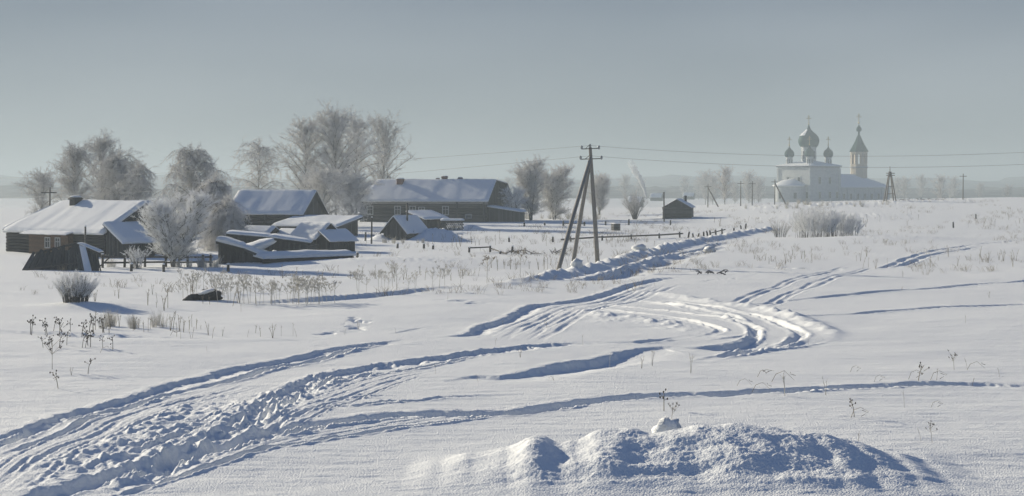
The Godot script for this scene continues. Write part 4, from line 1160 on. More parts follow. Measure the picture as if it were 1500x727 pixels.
func church() -> void:
	# local x points west along the nave (right and away), local z south (right and towards the viewer)
	var D := 750.0
	var base_y := -3.5
	var cx := (1185.0 - 750.0) / 2400.0 * D
	var turn := deg_to_rad(37.0)
	var c := thing("church", "white orthodox church with green onion domes and tent roofed bell tower", "church", Vector3(cx, base_y, -D), turn)
	c.scale = Vector3(1.59, 1.665, 1.59)
	var s := 6.2          # half side of the main block
	var top := 10.2
	var g := Geo.new()
	g.box(Vector3(0, top / 2 - 0.8, 0), Vector3(s * 2, top + 1.6, s * 2))
	part("main_wall", g.mesh(), M.plaster, c)
	for k in 4:
		var a := k * PI / 2
		part("pilaster", box_mesh(Vector3(0.7, top - 0.3, 0.7), 0.05), M.plaster, c, Transform3D(Basis.IDENTITY, Vector3(s * [1, 1, -1, -1][k] * 0.985, top / 2 - 0.1, s * [1, -1, 1, -1][k] * 0.985)))
	g = Geo.new()
	g.box(Vector3(0, top + 0.15, 0), Vector3(s * 2 + 0.9, 0.32, s * 2 + 0.9), 0.08)
	g.box(Vector3(0, top - 0.35, 0), Vector3(s * 2 + 0.45, 0.25, s * 2 + 0.45), 0.05)
	part("cornice", g.mesh(), M.plaster, c)
	g = Geo.new()
	var e := s + 0.65
	var apex := Vector3(0, top + 1.9, 0)
	var q := [Vector3(e, top + 0.32, e), Vector3(e, top + 0.32, -e), Vector3(-e, top + 0.32, -e), Vector3(-e, top + 0.32, e)]
	for k in 4: g.tri(q[k], apex, q[(k + 1) % 4])
	var r := part("main_roof", g.mesh(), M.green, c)
	# snow lies on the three faces that see no wind
	for k in [1, 2, 3]:
		part("snow_cover", snow_slab(q[k] + Vector3(0, 0.03, 0), q[(k + 1) % 4] + Vector3(0, 0.03, 0), apex + Vector3(0, 0.03, 0), apex + Vector3(0.05, 0.03, 0), 0.2, 30 + k), M.snow, r)
	# windows of the main block
	for w in [[-2.2, 6.6], [2.0, 6.6], [-2.2, 2.6], [2.0, 2.6], [5.0, 2.6]]:
		church_window(c, Vector3(w[0], w[1], s), Vector3.BACK, 0.9, 1.7)
		church_window(c, Vector3(-s, w[1], w[0]), Vector3.LEFT, 0.9, 1.7)
	# domes
	cupola(c, Vector3(0, top + 1.1, 0), 2.1, 4.6, 3.0, 6.0, 2.7, M.green, true, -turn)
	for k in 4:
		cupola(c, Vector3([-3.9, 3.9, -3.9, 3.9][k], top + 0.4, [3.9, 3.9, -3.9, -3.9][k]), 0.95, 2.5, 1.4, 3.1, 2.5, M.grey_dome, false, -turn)
	# apse towards the east
	g = Geo.new()
	g.lathe([Vector2(4.7, -2.0), Vector2(4.7, 5.2)], 28, PI / 2, PI * 1.5)
	part("apse_wall", g.mesh(), M.plaster, c, Transform3D(Basis.IDENTITY, Vector3(-s - 1.2, 0, 0)))
	g = Geo.new()
	g.box(Vector3(-s - 0.6, 1.6, 0), Vector3(1.3, 7.2, 9.39))
	part("apse_link", g.mesh(), M.plaster, c)
	g = Geo.new()
	g.lathe([Vector2(5.1, 5.0), Vector2(5.2, 5.2), Vector2(5.15, 5.35), Vector2(2.6, 6.6), Vector2(0.02, 7.1)], 28, PI / 2, PI * 1.5)
	part("apse_roof", g.mesh(), M.snow, c, Transform3D(Basis.IDENTITY, Vector3(-s - 1.2, 0, 0)))
	g = Geo.new()
	g.quad(Vector3(-s - 1.2, 5.35, 5.15), Vector3(-s - 1.2, 7.1, 0), Vector3(-s, 7.1, 0), Vector3(-s, 5.35, 5.15))
	g.quad(Vector3(-s - 1.2, 5.35, -5.15), Vector3(-s - 1.2, 7.1, 0), Vector3(-s, 7.1, 0), Vector3(-s, 5.35, -5.15))
	part("apse_roof", g.mesh(), M.snow, c)
	for k in 3:
		var a := PI * (0.68 + 0.3 * k)
		var o := Vector3(cos(a), 0, sin(a))
		church_window(c, Vector3(-s - 1.2, 2.5, 0) + o * 4.7, o, 0.9, 1.6)
	# nave
	var nl := 22.0
	var nw := 6.0
	g = Geo.new()
	g.box(Vector3(s + nl / 2, 1.2, 0), Vector3(nl, 6.4, nw * 2))
	part("nave_wall", g.mesh(), M.plaster, c)
	part("nave_cornice", box_mesh(Vector3(nl + 0.3, 0.3, nw * 2 + 0.6), 0.06), M.plaster, c, Transform3D(Basis.IDENTITY, Vector3(s + nl / 2 + 0.15, 4.5, 0)))
	var ry := 8.3
	var a1 := Vector3(s, 4.66, nw + 0.5); var b1 := Vector3(s + nl + 0.6, 4.66, nw + 0.5)
	var c1 := Vector3(s + nl - 8.5, ry, 0); var d1 := Vector3(s, ry, 0)
	for sg in [1.0, -1.0]:
		var f := Vector3(1, 1, sg)
		var nr := part("nave_roof", slab(a1 * f, b1 * f, c1 * f, d1 * f, 0.1), M.green, c)
		part("snow_cover", snow_slab(a1 * f, b1 * f, c1 * f, d1 * f, 0.25, 40), M.snow, nr)
	var hr := part("nave_roof", slab(b1, b1 * Vector3(1, 1, -1), c1, c1, 0.1), M.green, c)
	part("snow_cover", snow_slab(b1, b1 * Vector3(1, 1, -1), c1 - Vector3(0, 0, 0.05), c1 + Vector3(0, 0, 0.05), 0.2, 44), M.snow, hr)
	for k in 7:
		church_window(c, Vector3(s + 2.0 + 3.0 * k, 2.2, nw), Vector3.BACK, 0.8, 1.5)
		part("pilaster", box_mesh(Vector3(0.4, 4.9, 0.16), 0.03), M.plaster, c, Transform3D(Basis.IDENTITY, Vector3(s + 0.5 + 3.0 * k, 1.95, nw + 0.07)))
	# bell tower
	var tx := 21.5
	var oct := func(rad: float, y0: float, y1: float) -> ArrayMesh:
		var o := Geo.new()
		o.lathe([Vector2(0.01, y0), Vector2(rad, y0), Vector2(rad, y1), Vector2(0.01, y1)], 8, PI / 8, TAU + PI / 8, true)
		return o.mesh()
	var at := Transform3D(Basis.IDENTITY, Vector3(tx, 0, 0))
	var R := 2.55
	var tw := part("tower_wall", oct.call(R, 0.0, 10.2), M.plaster_red, c, at)
	part("tower_cornice", oct.call(R + 0.25, 10.2, 10.55), M.plaster, c, at)
	part("tower_wall", oct.call(R, 10.55, 11.3), M.plaster_red, c, at)
	for k in 8:
		var a := PI / 8 + TAU * k / 8
		var o := Vector3(cos(a), 0, sin(a))
		part("belfry_pier", box_mesh(Vector3(0.75, 3.0, 0.75), 0.04), M.plaster_red, c, Transform3D(Basis(Vector3.UP, -a), Vector3(tx, 12.8, 0) + o * (R - 0.42)))
		# arch over each opening
		var b := a + PI / 8
		var u := Vector3(cos(b), 0, sin(b))
		g = Geo.new()
		var hw := 0.72
		for j in 8:
			var t0 := PI * j / 8; var t1 := PI * (j + 1) / 8
			var p0 := Vector3(cos(t0) * hw, sin(t0) * hw, 0); var p1 := Vector3(cos(t1) * hw, sin(t1) * hw, 0)
			var u0 := Vector3(cos(t0) * 1.0, 0.95, 0); var u1 := Vector3(cos(t1) * 1.0, 0.95, 0)
			for zz in [0.22, -0.22]:
				g.quad(p0 + Vector3(0, 0, zz), u0 + Vector3(0, 0, zz), u1 + Vector3(0, 0, zz), p1 + Vector3(0, 0, zz))
			g.quad(p0 + Vector3(0, 0, 0.22), p1 + Vector3(0, 0, 0.22), p1 - Vector3(0, 0, 0.22), p0 - Vector3(0, 0, 0.22))
		part("belfry_arch", g.mesh(), M.plaster_red, c, Transform3D(Basis(Vector3.UP.cross(u), Vector3.UP, u), Vector3(tx, 13.35, 0) + u * (R * 0.924 - 0.3)))
	part("tower_cornice", oct.call(R + 0.1, 14.3, 14.75), M.plaster_red, c, at)
	g = Geo.new()
	g.lathe([Vector2(R + 0.35, 14.75), Vector2(R + 0.38, 14.85), Vector2(R * 0.62, 17.0), Vector2(0.32, 19.6)], 8, PI / 8, TAU + PI / 8, true)
	part("tent_roof", g.mesh(), M.green, c, at)
	g = Geo.new()
	g.lathe([Vector2(0.3, 19.4), Vector2(0.3, 20.6)], 12)
	part("tower_neck", g.mesh(), M.green, c, at)
	g = Geo.new()
	g.lathe(onion(0.78, 2.2, 0.08), 18)
	var od := part("tower_dome", g.mesh(), M.green, c, Transform3D(Basis.IDENTITY, Vector3(tx, 20.5, 0)))
	part("cross", cross_mesh(2.9), M.gold, od, Transform3D(Basis(Vector3.UP, -turn), Vector3(0, 2.2, 0)))

func church_window(c: Node, at: Vector3, out: Vector3, w: float, h: float) -> void:
	var xf := Transform3D(Basis(Vector3.UP.cross(out), Vector3.UP, out), at)
	var g := Geo.new()
	g.box(Vector3(-w / 2 - 0.1, 0, 0.03), Vector3(0.2, h + 0.2, 0.14))
	g.box(Vector3(w / 2 + 0.1, 0, 0.03), Vector3(0.2, h + 0.2, 0.14))
	g.box(Vector3(0, h / 2 + 0.15, 0.035), Vector3(w + 0.5, 0.22, 0.16))
	g.box(Vector3(0, -h / 2 - 0.15, 0.035), Vector3(w + 0.5, 0.18, 0.2))
	var f := part("window", g.mesh(), M.plaster, c, xf)
	part("pane", box_mesh(Vector3(w, h, 0.04)), M.pane, f, Transform3D(Basis.IDENTITY, Vector3(0, 0, 0.01)))

# ------------------------------------------------------------------ trees and shrubs
var sprays := {}

func spray(thickness: float, seed_: int, curl: float) -> ArrayMesh:
	# a branching twig, one metre long along +y
	var r := RandomNumberGenerator.new()
	r.seed = seed_
	var g := Geo.new()
	var main := [Vector3.ZERO, Vector3(curl * 0.25, 0.35, 0), Vector3(curl * 0.6, 0.7, curl * 0.2), Vector3(curl, 1.0, curl * 0.4)]
	g.tube(main, [thickness * 1.5, thickness * 1.2, thickness * 0.9, thickness * 0.4], 3, false)
	for k in 11:
		var f := 0.08 + 0.88 * k / 10.0
		var b: Vector3 = main[int(f * 2.99)].lerp(main[int(f * 2.99) + 1], f * 2.99 - int(f * 2.99))
		var a := k * 2.4 + r.randf_range(-0.4, 0.4)
		var dir := (Vector3(cos(a), 0, sin(a)) * r.randf_range(0.6, 1.0) + Vector3(0, r.randf_range(0.4, 1.0), 0)).normalized()
		var l := r.randf_range(0.22, 0.42) * (1.0 - 0.4 * f)
		var e := b + dir * l
		g.tube([b, e], [thickness, thickness * 0.45], 3, false)
		for j in 2:
			var s := b.lerp(e, 0.35 + 0.35 * j)
			var d2 := (dir + Vector3(r.randf_range(-1, 1), r.randf_range(-0.3, 0.8), r.randf_range(-1, 1)) * 0.8).normalized()
			g.tube([s, s + d2 * l * 0.45], [thickness * 0.8, thickness * 0.4], 3, false)
	return g.mesh()

func basis_along(y: Vector3, roll: float, s: float) -> Basis:
	y = y.normalized()
	var x := y.cross(Vector3(0.3, 0.1, 0.95) if absf(y.z) < 0.9 else Vector3.RIGHT).normalized()
	var b := Basis(x, y, x.cross(y))
	return Basis(b.x * cos(roll) + b.z * sin(roll), y, b.z * cos(roll) - b.x * sin(roll)).scaled_local(Vector3(s, s, s))

func crown_part(parent: Node, mesh: ArrayMesh, mat: Material, xf: Array, called := "crown") -> void:
	var mm := MultiMesh.new()
	mm.transform_format = MultiMesh.TRANSFORM_3D
	mm.mesh = mesh
	mm.instance_count = xf.size()
	for k in xf.size(): mm.set_instance_transform(k, xf[k])
	var o := MultiMeshInstance3D.new()
	o.name = called
	o.multimesh = mm
	o.material_override = mat
	o.set_meta("kind", "stuff")
	parent.add_child(o, true)

# p: h height, r crown radius, limbs, droop (0 upright .. 1 weeping), start (lowest limb, share of height), twig (spray kind), mat, bark, stems, spray size
func tree(called: String, label: String, category: String, at: Vector2, p: Dictionary, group := "") -> Node3D:
	var root := thing(called, label, category, on_ground(at), 0.0, group)
	var R := RandomNumberGenerator.new()
	R.seed = p.get("seed", 1)
	var H0: float = p.h
	var cr: float = p.r
	var droop: float = p.get("droop", 0.5)
	var start: float = p.get("start", 0.18)
	var stems: int = p.get("stems", 1)
	var limbs: int = p.get("limbs", 26)
	var size: float = p.get("size", 1.1)
	var per: int = p.get("per", 5)
	var lift: float = p.get("lift", 0.9)
	var xf := []
	for st in stems:
		var sa := TAU * st / stems + R.randf()
		var out: Vector3 = Vector3(cos(sa), 0, sin(sa)) * (0.0 if stems == 1 else cr * p.get("spread", 0.45))
		var h := H0 * (1.0 if st == 0 else R.randf_range(0.75, 0.97))
		var foot: Vector3 = out * 0.12
		var path := []
		var rad := []
		for k in 9:
			var f := k / 8.0
			path.append(foot + out * pow(f, 1.3) + Vector3(0, h * f - (0.3 if k == 0 else 0.0), 0) + Vector3(R.randf_range(-1, 1), 0, R.randf_range(-1, 1)) * 0.012 * h * f)
			rad.append(maxf(0.012, h * p.get("thick", 0.013) * pow(1.0 - f, 0.9)))
		var g := Geo.new()
		g.tube(path, rad, 7)
		part("trunk", g.mesh(), p.get("bark", M.bark), root)
		g = Geo.new()
		var nl := maxi(4, limbs / stems)
		for k in nl:
			var f := start + (0.97 - start) * (k + R.randf()) / nl
			var i := mini(int(f * 8.0), 7)
			var b: Vector3 = path[i].lerp(path[i + 1], f * 8.0 - i)
			var rel := (f - start) / (1.0 - start)
			var shape := pow(sin(PI * clampf(0.16 + 0.8 * rel, 0, 1)), 0.75)
			var l := cr * shape * R.randf_range(0.7, 1.15) * (1.0 if stems == 1 else 0.65)
			var az := k * 2.4 + R.randf_range(-0.5, 0.5)
			if stems > 1: az = lerp_angle(az, sa, 0.35)
			var o := Vector3(cos(az), 0, sin(az))
			var up0 := lift + 0.5 * rel
			var lp := [b]
			var lr := [maxf(0.02, rad[i] * 0.45)]
			var dirv := (o + Vector3(0, up0, 0)).normalized()
			var pos := b
			for sgm in 5:
				var ff := (sgm + 1) / 5.0
				dirv = (dirv + Vector3(R.randf_range(-0.2, 0.2), -droop * 0.42 * ff + R.randf_range(-0.1, 0.1), R.randf_range(-0.2, 0.2))).normalized()
				pos += dirv * l * 0.27
				lp.append(pos)
				lr.append(lr[0] * (1.0 - 0.85 * ff) + 0.006)
			g.tube(lp, lr, 4, false)
			for sgm in range(1, 6):
				for j in per:
					var w := R.randf()
					var q: Vector3 = lp[sgm - 1].lerp(lp[sgm], w)
					var od: Vector3 = (lp[sgm] - lp[sgm - 1]).normalized()
					var sd: Vector3 = (od * 0.6 + Vector3(R.randf_range(-1, 1), R.randf_range(-0.6, 0.9), R.randf_range(-1, 1))).normalized()
					if droop > 0.6: sd = (sd + Vector3(0, -droop * R.randf_range(0.3, 1.7), 0)).normalized()
					else: sd = (sd + Vector3(0, 0.35, 0)).normalized()
					var s := size * R.randf_range(0.6, 1.25)
					if R.randf() < 0.4:
						g.tube([q, q + sd * s * 0.8], [0.014, 0.008], 3, false)
						q += sd * s * 0.7
						sd = (sd + Vector3(R.randf_range(-0.6, 0.6), -droop * R.randf_range(0.0, 1.2), R.randf_range(-0.6, 0.6))).normalized()
					xf.append(Transform3D(basis_along(sd, R.randf() * TAU, s), q))
		for j in per * 2:
			xf.append(Transform3D(basis_along(Vector3(R.randf_range(-0.5, 0.5), 1, R.randf_range(-0.5, 0.5)), R.randf() * TAU, size * R.randf_range(0.6, 1.1)), path[7].lerp(path[8], R.randf())))
		part("limbs", g.mesh(), p.get("limb", M.limb), root)
	crown_part(root, sprays[p.get("twig", "fine")], p.get("mat", M.twig), xf)
	return root

# many stems fanning from one root
func shrub(called: String, label: String, at: Vector2, h: float, r: float, stems: int, p := {}, group := "") -> Node3D:
	var root := thing(called, label, p.get("category", "shrub"), on_ground(at), 0.0, group)
	var R := RandomNumberGenerator.new()
	R.seed = p.get("seed", 3)
	var g := Geo.new()
	var xf := []
	var th: float = p.get("thick", 0.02)
	for k in stems:
		var az := R.randf() * TAU
		var q := sqrt(R.randf())
		var o := Vector3(cos(az), 0, sin(az))
		var foot: Vector3 = o * q * r * p.get("foot", 0.45)
		var tip := o * q * r + Vector3(0, h * (1.0 - 0.35 * q * q) * R.randf_range(0.7, 1.05), 0)
		var midp: Vector3 = foot.lerp(tip, 0.5) + Vector3(-o.x, 0, -o.z) * r * 0.12 * q + Vector3(R.randf_range(-0.05, 0.05), 0, R.randf_range(-0.05, 0.05)) * h
		g.tube([foot - Vector3(0, 0.15, 0), midp, tip], [th, th * 0.75, th * 0.35], 4, false)
		for j in p.get("per", 6):
			var f := R.randf_range(0.25, 1.0)
			var b: Vector3 = foot.lerp(midp, f * 2.0) if f < 0.5 else midp.lerp(tip, f * 2.0 - 1.0)
			var sd: Vector3 = ((tip - midp).normalized() + Vector3(R.randf_range(-1, 1), R.randf_range(-0.3, 0.5), R.randf_range(-1, 1)) * p.get("open", 0.55)).normalized()
			xf.append(Transform3D(basis_along(sd, R.randf() * TAU, p.get("size", 0.5) * R.randf_range(0.6, 1.2)), b))
	part("stems", g.mesh(), p.get("stem_mat", M.limb), root)
	crown_part(root, sprays[p.get("twig", "frost")], p.get("mat", M.twig_frost), xf, "twigs")
	return root

func trees() -> void:
	sprays.fine = spray(0.014, 5, 0.12)
	sprays.weep = spray(0.013, 9, 0.3)
	sprays.frost = spray(0.019, 13, 0.15)
	sprays.thin = spray(0.007, 17, 0.2)
	# birches behind the log house
	tree("birch", "leftmost tall birch behind the log house roof", "tree", Vector2(-51.56, -193.35), {"h": 9.2, "r": 2.6, "seed": 2, "droop": 0.4, "lift": 1.3, "limbs": 26, "per": 6}, "frosted birches of the village")
	tree("birch", "tallest birch of the group behind the log house", "tree", Vector2(-51.25, -204.99), {"h": 10.6, "r": 2.7, "seed": 3, "droop": 0.4, "lift": 1.3, "limbs": 30, "per": 6}, "frosted birches of the village")
	tree("birch", "dense birch right of the tallest one behind the log house", "tree", Vector2(-44.56, -185.68), {"h": 9.0, "r": 2.4, "seed": 4, "droop": 0.8, "limbs": 28, "per": 8, "twig": "weep"}, "frosted birches of the village")
	tree("birch", "drooping birch at the right end of the group behind the log house", "tree", Vector2(-41.25, -181.01), {"h": 7.7, "r": 2.2, "seed": 15, "droop": 1.1, "limbs": 16, "per": 7, "twig": "weep"}, "frosted birches of the village")
	tree("birch", "pale slim birch at the left border behind the log house", "tree", Vector2(-58.93, -204.99), {"h": 6.4, "r": 2.4, "seed": 16, "droop": 0.6, "limbs": 16, "per": 5}, "frosted birches of the village")
	# weeping birch above the frosted tree
	tree("birch", "weeping birch rising behind the frosted garden tree", "tree", Vector2(-34.09, -174.09), {"h": 9.5, "r": 3.1, "seed": 6, "droop": 1.2, "limbs": 40, "per": 6, "twig": "weep"}, "frosted birches of the village")
	tree("birch", "low weeping birch filling the gap left of the barn", "tree", Vector2(-27.57, -151.44), {"h": 6.2, "r": 1.9, "seed": 7, "droop": 1.3, "limbs": 30, "per": 10, "twig": "weep", "mat": M.twig_mid, "start": 0.1}, "frosted birches of the village")
	tree("birch", "small bluish weeping tree close left of the barn wall", "tree", Vector2(-24.88, -142.20), {"h": 4.0, "r": 1.5, "seed": 8, "droop": 1.2, "limbs": 22, "per": 10, "twig": "weep", "mat": M.twig_mid, "start": 0.08}, "frosted birches of the village")
	# lone birch over the barn
	tree("birch", "lone open birch above the barn roof", "tree", Vector2(-35.30, -228.35), {"h": 11.2, "r": 3.6, "seed": 9, "droop": 0.75, "limbs": 26, "per": 6, "mat": M.twig_mid, "twig": "weep"}, "frosted birches of the village")
	# tall group between barn and long house
	tree("birch", "broad frosted birch right above the barn gable", "tree", Vector2(-28.83, -228.35), {"h": 13.4, "r": 3.6, "seed": 10, "droop": 0.4, "lift": 1.2, "limbs": 32, "per": 7, "mat": M.twig_mid}, "frosted birches of the village")
	tree("birch", "tallest frosted tree between barn and long house", "tree", Vector2(-24.55, -228.35), {"h": 14.8, "r": 4.0, "seed": 11, "droop": 0.4, "lift": 1.2, "limbs": 42, "per": 8, "mat": M.twig_mid}, "frosted birches of the village")
	tree("birch", "slender frosted tree beside the tallest one, near the long house", "tree", Vector2(-23.63, -248.71), {"h": 14.8, "r": 3.6, "seed": 12, "droop": 0.5, "limbs": 34, "per": 7, "mat": M.twig_mid}, "frosted birches of the village")
	tree("poplar", "open fan-shaped tree rising behind the left end of the long house", "tree", Vector2(-21.00, -268.07), {"h": 14.5, "r": 4.6, "seed": 13, "droop": 0.05, "limbs": 34, "per": 4, "lift": 1.3, "bark": M.limb, "size": 1.4, "mat": M.twig, "start": 0.22})
	tree("undergrowth_tree", "low frosted tree under the tallest tree beside the little shed roofs", "tree", Vector2(-24.47, -211.22), {"h": 6.5, "r": 3.0, "seed": 14, "droop": 0.4, "limbs": 26, "per": 6, "mat": M.twig_mid, "start": 0.1})
	tree("undergrowth_tree", "low frosted tree at the left corner of the long house", "tree", Vector2(-21.67, -221.27), {"h": 5.5, "r": 2.4, "seed": 25, "droop": 0.4, "limbs": 22, "per": 6, "mat": M.twig_mid, "start": 0.1})
	# garden tree in front, white with frost
	tree("frosted_tree", "round white frosted garden tree in front of the log house", "tree", Vector2(-23.91, -116.15), {"h": 4.7, "r": 2.2, "seed": 17, "droop": 0.0, "stems": 6, "limbs": 110, "per": 6, "twig": "frost", "mat": M.twig_frost, "size": 0.5, "lift": 0.55, "start": 0.1, "bark": M.limb, "thick": 0.014, "spread": 0.75})
	# right of the long house
	tree("frosted_tree", "frosted tree before the dark gable of the long house", "tree", Vector2(0.21, -253.23), {"h": 4.8, "r": 2.2, "seed": 18, "droop": 0.3, "stems": 3, "limbs": 36, "per": 5, "twig": "frost", "mat": M.twig_frost, "size": 0.6, "start": 0.2, "bark": M.limb})
	tree("willow", "left of two hazy frosted willows right of the long house", "tree", Vector2(3.07, -262.90), {"h": 8.8, "r": 3.3, "seed": 19, "droop": 0.3, "stems": 4, "limbs": 44, "per": 6, "mat": M.twig_mid, "start": 0.08, "lift": 1.2, "bark": M.limb})
	tree("willow", "right of two hazy frosted willows right of the long house", "tree", Vector2(6.93, -268.07), {"h": 7.8, "r": 3.2, "seed": 20, "droop": 0.4, "stems": 4, "limbs": 44, "per": 6, "mat": M.twig_mid, "start": 0.06, "lift": 1.1, "bark": M.limb})
	tree("willow", "faint hazy willow right behind the power pole", "tree", Vector2(16.51, -309.56), {"h": 6.6, "r": 2.6, "seed": 21, "droop": 0.2, "stems": 4, "limbs": 40, "per": 5, "mat": M.twig_mid, "start": 0.08, "lift": 1.3, "bark": M.limb})
	shrub("willow_shrub", "fan-shaped willow shrub left of the field hut", Vector2(20.04, -267.27), 4.6, 2.4, 70, {"per": 7, "size": 0.9, "twig": "thin", "mat": M.twig_mid, "thick": 0.03, "foot": 0.12, "seed": 5})
	# far trees in the haze, left and right of the church
	var far0 := tree("far_tree", "hazy far tree", "tree", Vector2(45.51, -350.04), {"h": 6.6, "r": 2.1, "seed": 22, "droop": 0.1, "limbs": 18, "per": 3, "mat": M.twig_mid, "start": 0.12, "size": 1.2, "lift": 1.3}, "hazy trees on the skyline")
	far0.set_meta("label", "hazy bare tree on the skyline left of the church")
	for k in 22:
		# two loose rows, left and right of the church
		var d := rng.randf_range(640.0, 980.0)
		var left := k < 11
		var x := d * (rng.randf_range(0.118, 0.165) if left else rng.randf_range(0.232, 0.33))
		again(far0, Vector3(x, ground_y(x, -d) - 0.2, -d), rng.randf() * TAU, rng.randf_range(1.1, 1.9), "hazy bare tree on the skyline left of the church" if left else "hazy bare tree on the skyline right of the church")
	for k in 16:
		var d := rng.randf_range(800.0, 1100.0)
		var x := d * rng.randf_range(-0.02, 0.12)
		again(far0, Vector3(x, ground_y(x, -d) - 0.2, -d), rng.randf() * TAU, rng.randf_range(1.1, 1.9), "very faint bare tree in the haze behind the field hut", "faint trees in the distance")
	# shrubs
	shrub("willow_shrub", "big frosted willow thicket on the slope below the church", Vector2(32.52, -175.40), 3.2, 2.9, 130, {"per": 11, "size": 0.55, "mat": M.twig_frost, "twig": "frost", "thick": 0.014, "foot": 0.75, "seed": 6})
	shrub("willow_shrub", "right half of the frosted willow thicket below the church", Vector2(35.97, -179.12), 2.7, 2.5, 100, {"per": 11, "size": 0.5, "mat": M.twig_frost, "twig": "frost", "thick": 0.014, "foot": 0.8, "seed": 7})
	shrub("willow_shrub", "small sparse shrub left of the willow thicket", Vector2(29.46, -179.93), 1.9, 1.1, 26, {"per": 5, "size": 0.4, "mat": M.twig_mid, "twig": "frost", "thick": 0.02, "foot": 0.5, "seed": 8})
	shrub("willow_shrub", "dense grey frosted shrub at the left edge of the field", Vector2(-20.73, -77.84), 1.35, 1.0, 210, {"per": 3, "size": 0.3, "mat": M.twig_frost, "twig": "frost", "thick": 0.012, "foot": 0.55, "open": 0.22, "seed": 9})
	shrub("willow_shrub", "small frosted bush beneath the log house lean-to", Vector2(-25.99, -113.23), 1.6, 0.9, 40, {"per": 4, "size": 0.35, "foot": 0.4, "thick": 0.014, "seed": 10})

# ------------------------------------------------------------------ weeds and grass
var weed_kinds := {}

func weed(kind: String, seed_: int) -> Array:
	# [mesh of stalks, mesh of heads or null]
	var R := RandomNumberGenerator.new()
	R.seed = seed_
	var g := Geo.new()
	var h := Geo.new()
	if kind == "stalk":
		for k in R.randi_range(1, 3):
			var lean := Vector3(R.randf_range(-0.3, 0.3), 0, R.randf_range(-0.2, 0.2))
			var l := R.randf_range(0.6, 1.0)
			g.tube([Vector3(0, -0.1, 0), lean * 0.4 * l + Vector3(0, l * 0.5, 0), lean * l + Vector3(0, l, 0)], [0.014, 0.012, 0.007], 4, false)
			for j in 5:
				var b := (lean * l + Vector3(0, l, 0)) * R.randf_range(0.55, 1.0)
				g.tube([b, b + Vector3(R.randf_range(-0.12, 0.12), R.randf_range(0.05, 0.14), R.randf_range(-0.12, 0.12))], [0.008, 0.005], 3, false)
	elif kind == "wisp":
		for k in 7:
			var o := Vector3(R.randf_range(-0.5, 0.5), 0, R.randf_range(-0.5, 0.5))
			var lean := Vector3(R.randf_range(-0.6, 0.6), R.randf_range(0.3, 0.9), R.randf_range(-0.4, 0.4))
			g.tube([o - Vector3(0, 0.1, 0), o + lean * 0.6 + Vector3(0, 0.05, 0), o + lean * Vector3(1.2, 0.95, 1.2)], [0.012, 0.01, 0.005], 3, false)
	elif kind == "umbel":
		var lean := Vector3(R.randf_range(-0.25, 0.25), 0, R.randf_range(-0.15, 0.15))
		g.tube([Vector3(0, -0.1, 0), lean * 0.3 + Vector3(0, 0.5, 0), lean + Vector3(0, 0.85, 0)], [0.011, 0.009, 0.007], 4, false)
		for k in 9:
			var b := lean * R.randf_range(0.3, 0.7) + Vector3(0, R.randf_range(0.45, 0.75), 0)
			var e := b + Vector3(R.randf_range(-0.35, 0.35), R.randf_range(0.1, 0.35), R.randf_range(-0.25, 0.25))
			g.tube([b, e], [0.006, 0.005], 3, false)
			for j in 7:
				var a := j * 0.9
				var q := e + Vector3(cos(a) * 0.05, 0.04 + 0.01 * j, sin(a) * 0.05)
				h.tube([e, q], [0.004, 0.009], 3)
	elif kind == "burdock":
		var lean := Vector3(R.randf_range(-0.35, 0.35), 0, R.randf_range(-0.15, 0.15))
		g.tube([Vector3(0, -0.1, 0), lean * 0.3 + Vector3(0, 0.45, 0), lean + Vector3(0, 0.8, 0)], [0.02, 0.017, 0.012], 5, false)
		for k in 6:
			var b := lean * R.randf_range(0.3, 1.0) + Vector3(0, R.randf_range(0.4, 0.8), 0)
			var e := b + Vector3(R.randf_range(-0.3, 0.3), R.randf_range(-0.08, 0.2), R.randf_range(-0.2, 0.2))
			g.tube([b, e], [0.01, 0.008], 4, false)
			h.tube([e - Vector3(0, 0.05, 0), e, e + Vector3(0, 0.05, 0)], [0.012, 0.04, 0.012], 6)
	elif kind == "bent":
		var a := R.randf_range(0.5, 1.0) * (1.0 if R.randf() < 0.5 else -1.0)
		g.tube([Vector3(0, -0.1, 0), Vector3(a * 0.22, R.randf_range(0.2, 0.4), 0), Vector3(a * 0.55, R.randf_range(0.22, 0.42), 0.05), Vector3(a * 0.95, R.randf_range(0.02, 0.3), 0.1)], [0.01, 0.009, 0.007, 0.004], 4, false)
		for k in 4:
			var q := Vector3(a * R.randf_range(0.3, 0.9), R.randf_range(0.15, 0.35), 0.06)
			h.tube([q, q + Vector3(R.randf_range(-0.2, 0.2), R.randf_range(-0.15, 0.1), R.randf_range(-0.1, 0.1))], [0.006, 0.012], 3)
	else:
		# tuft of grass blades
		for k in 46:
			var az := R.randf() * TAU
			var o := Vector3(cos(az), 0, sin(az))
			var b := o * R.randf() * 0.25
			var l := R.randf_range(0.35, 1.0)
			var sp := R.randf_range(0.05, 0.4)
			g.tube([b - Vector3(0, 0.05, 0), b + o * sp * 0.3 + Vector3(0, l * 0.6, 0), b + o * sp + Vector3(0, l, 0)], [0.008, 0.007, 0.003], 3, false)
	return [g.mesh(), h.mesh() if h.v.size() else null]

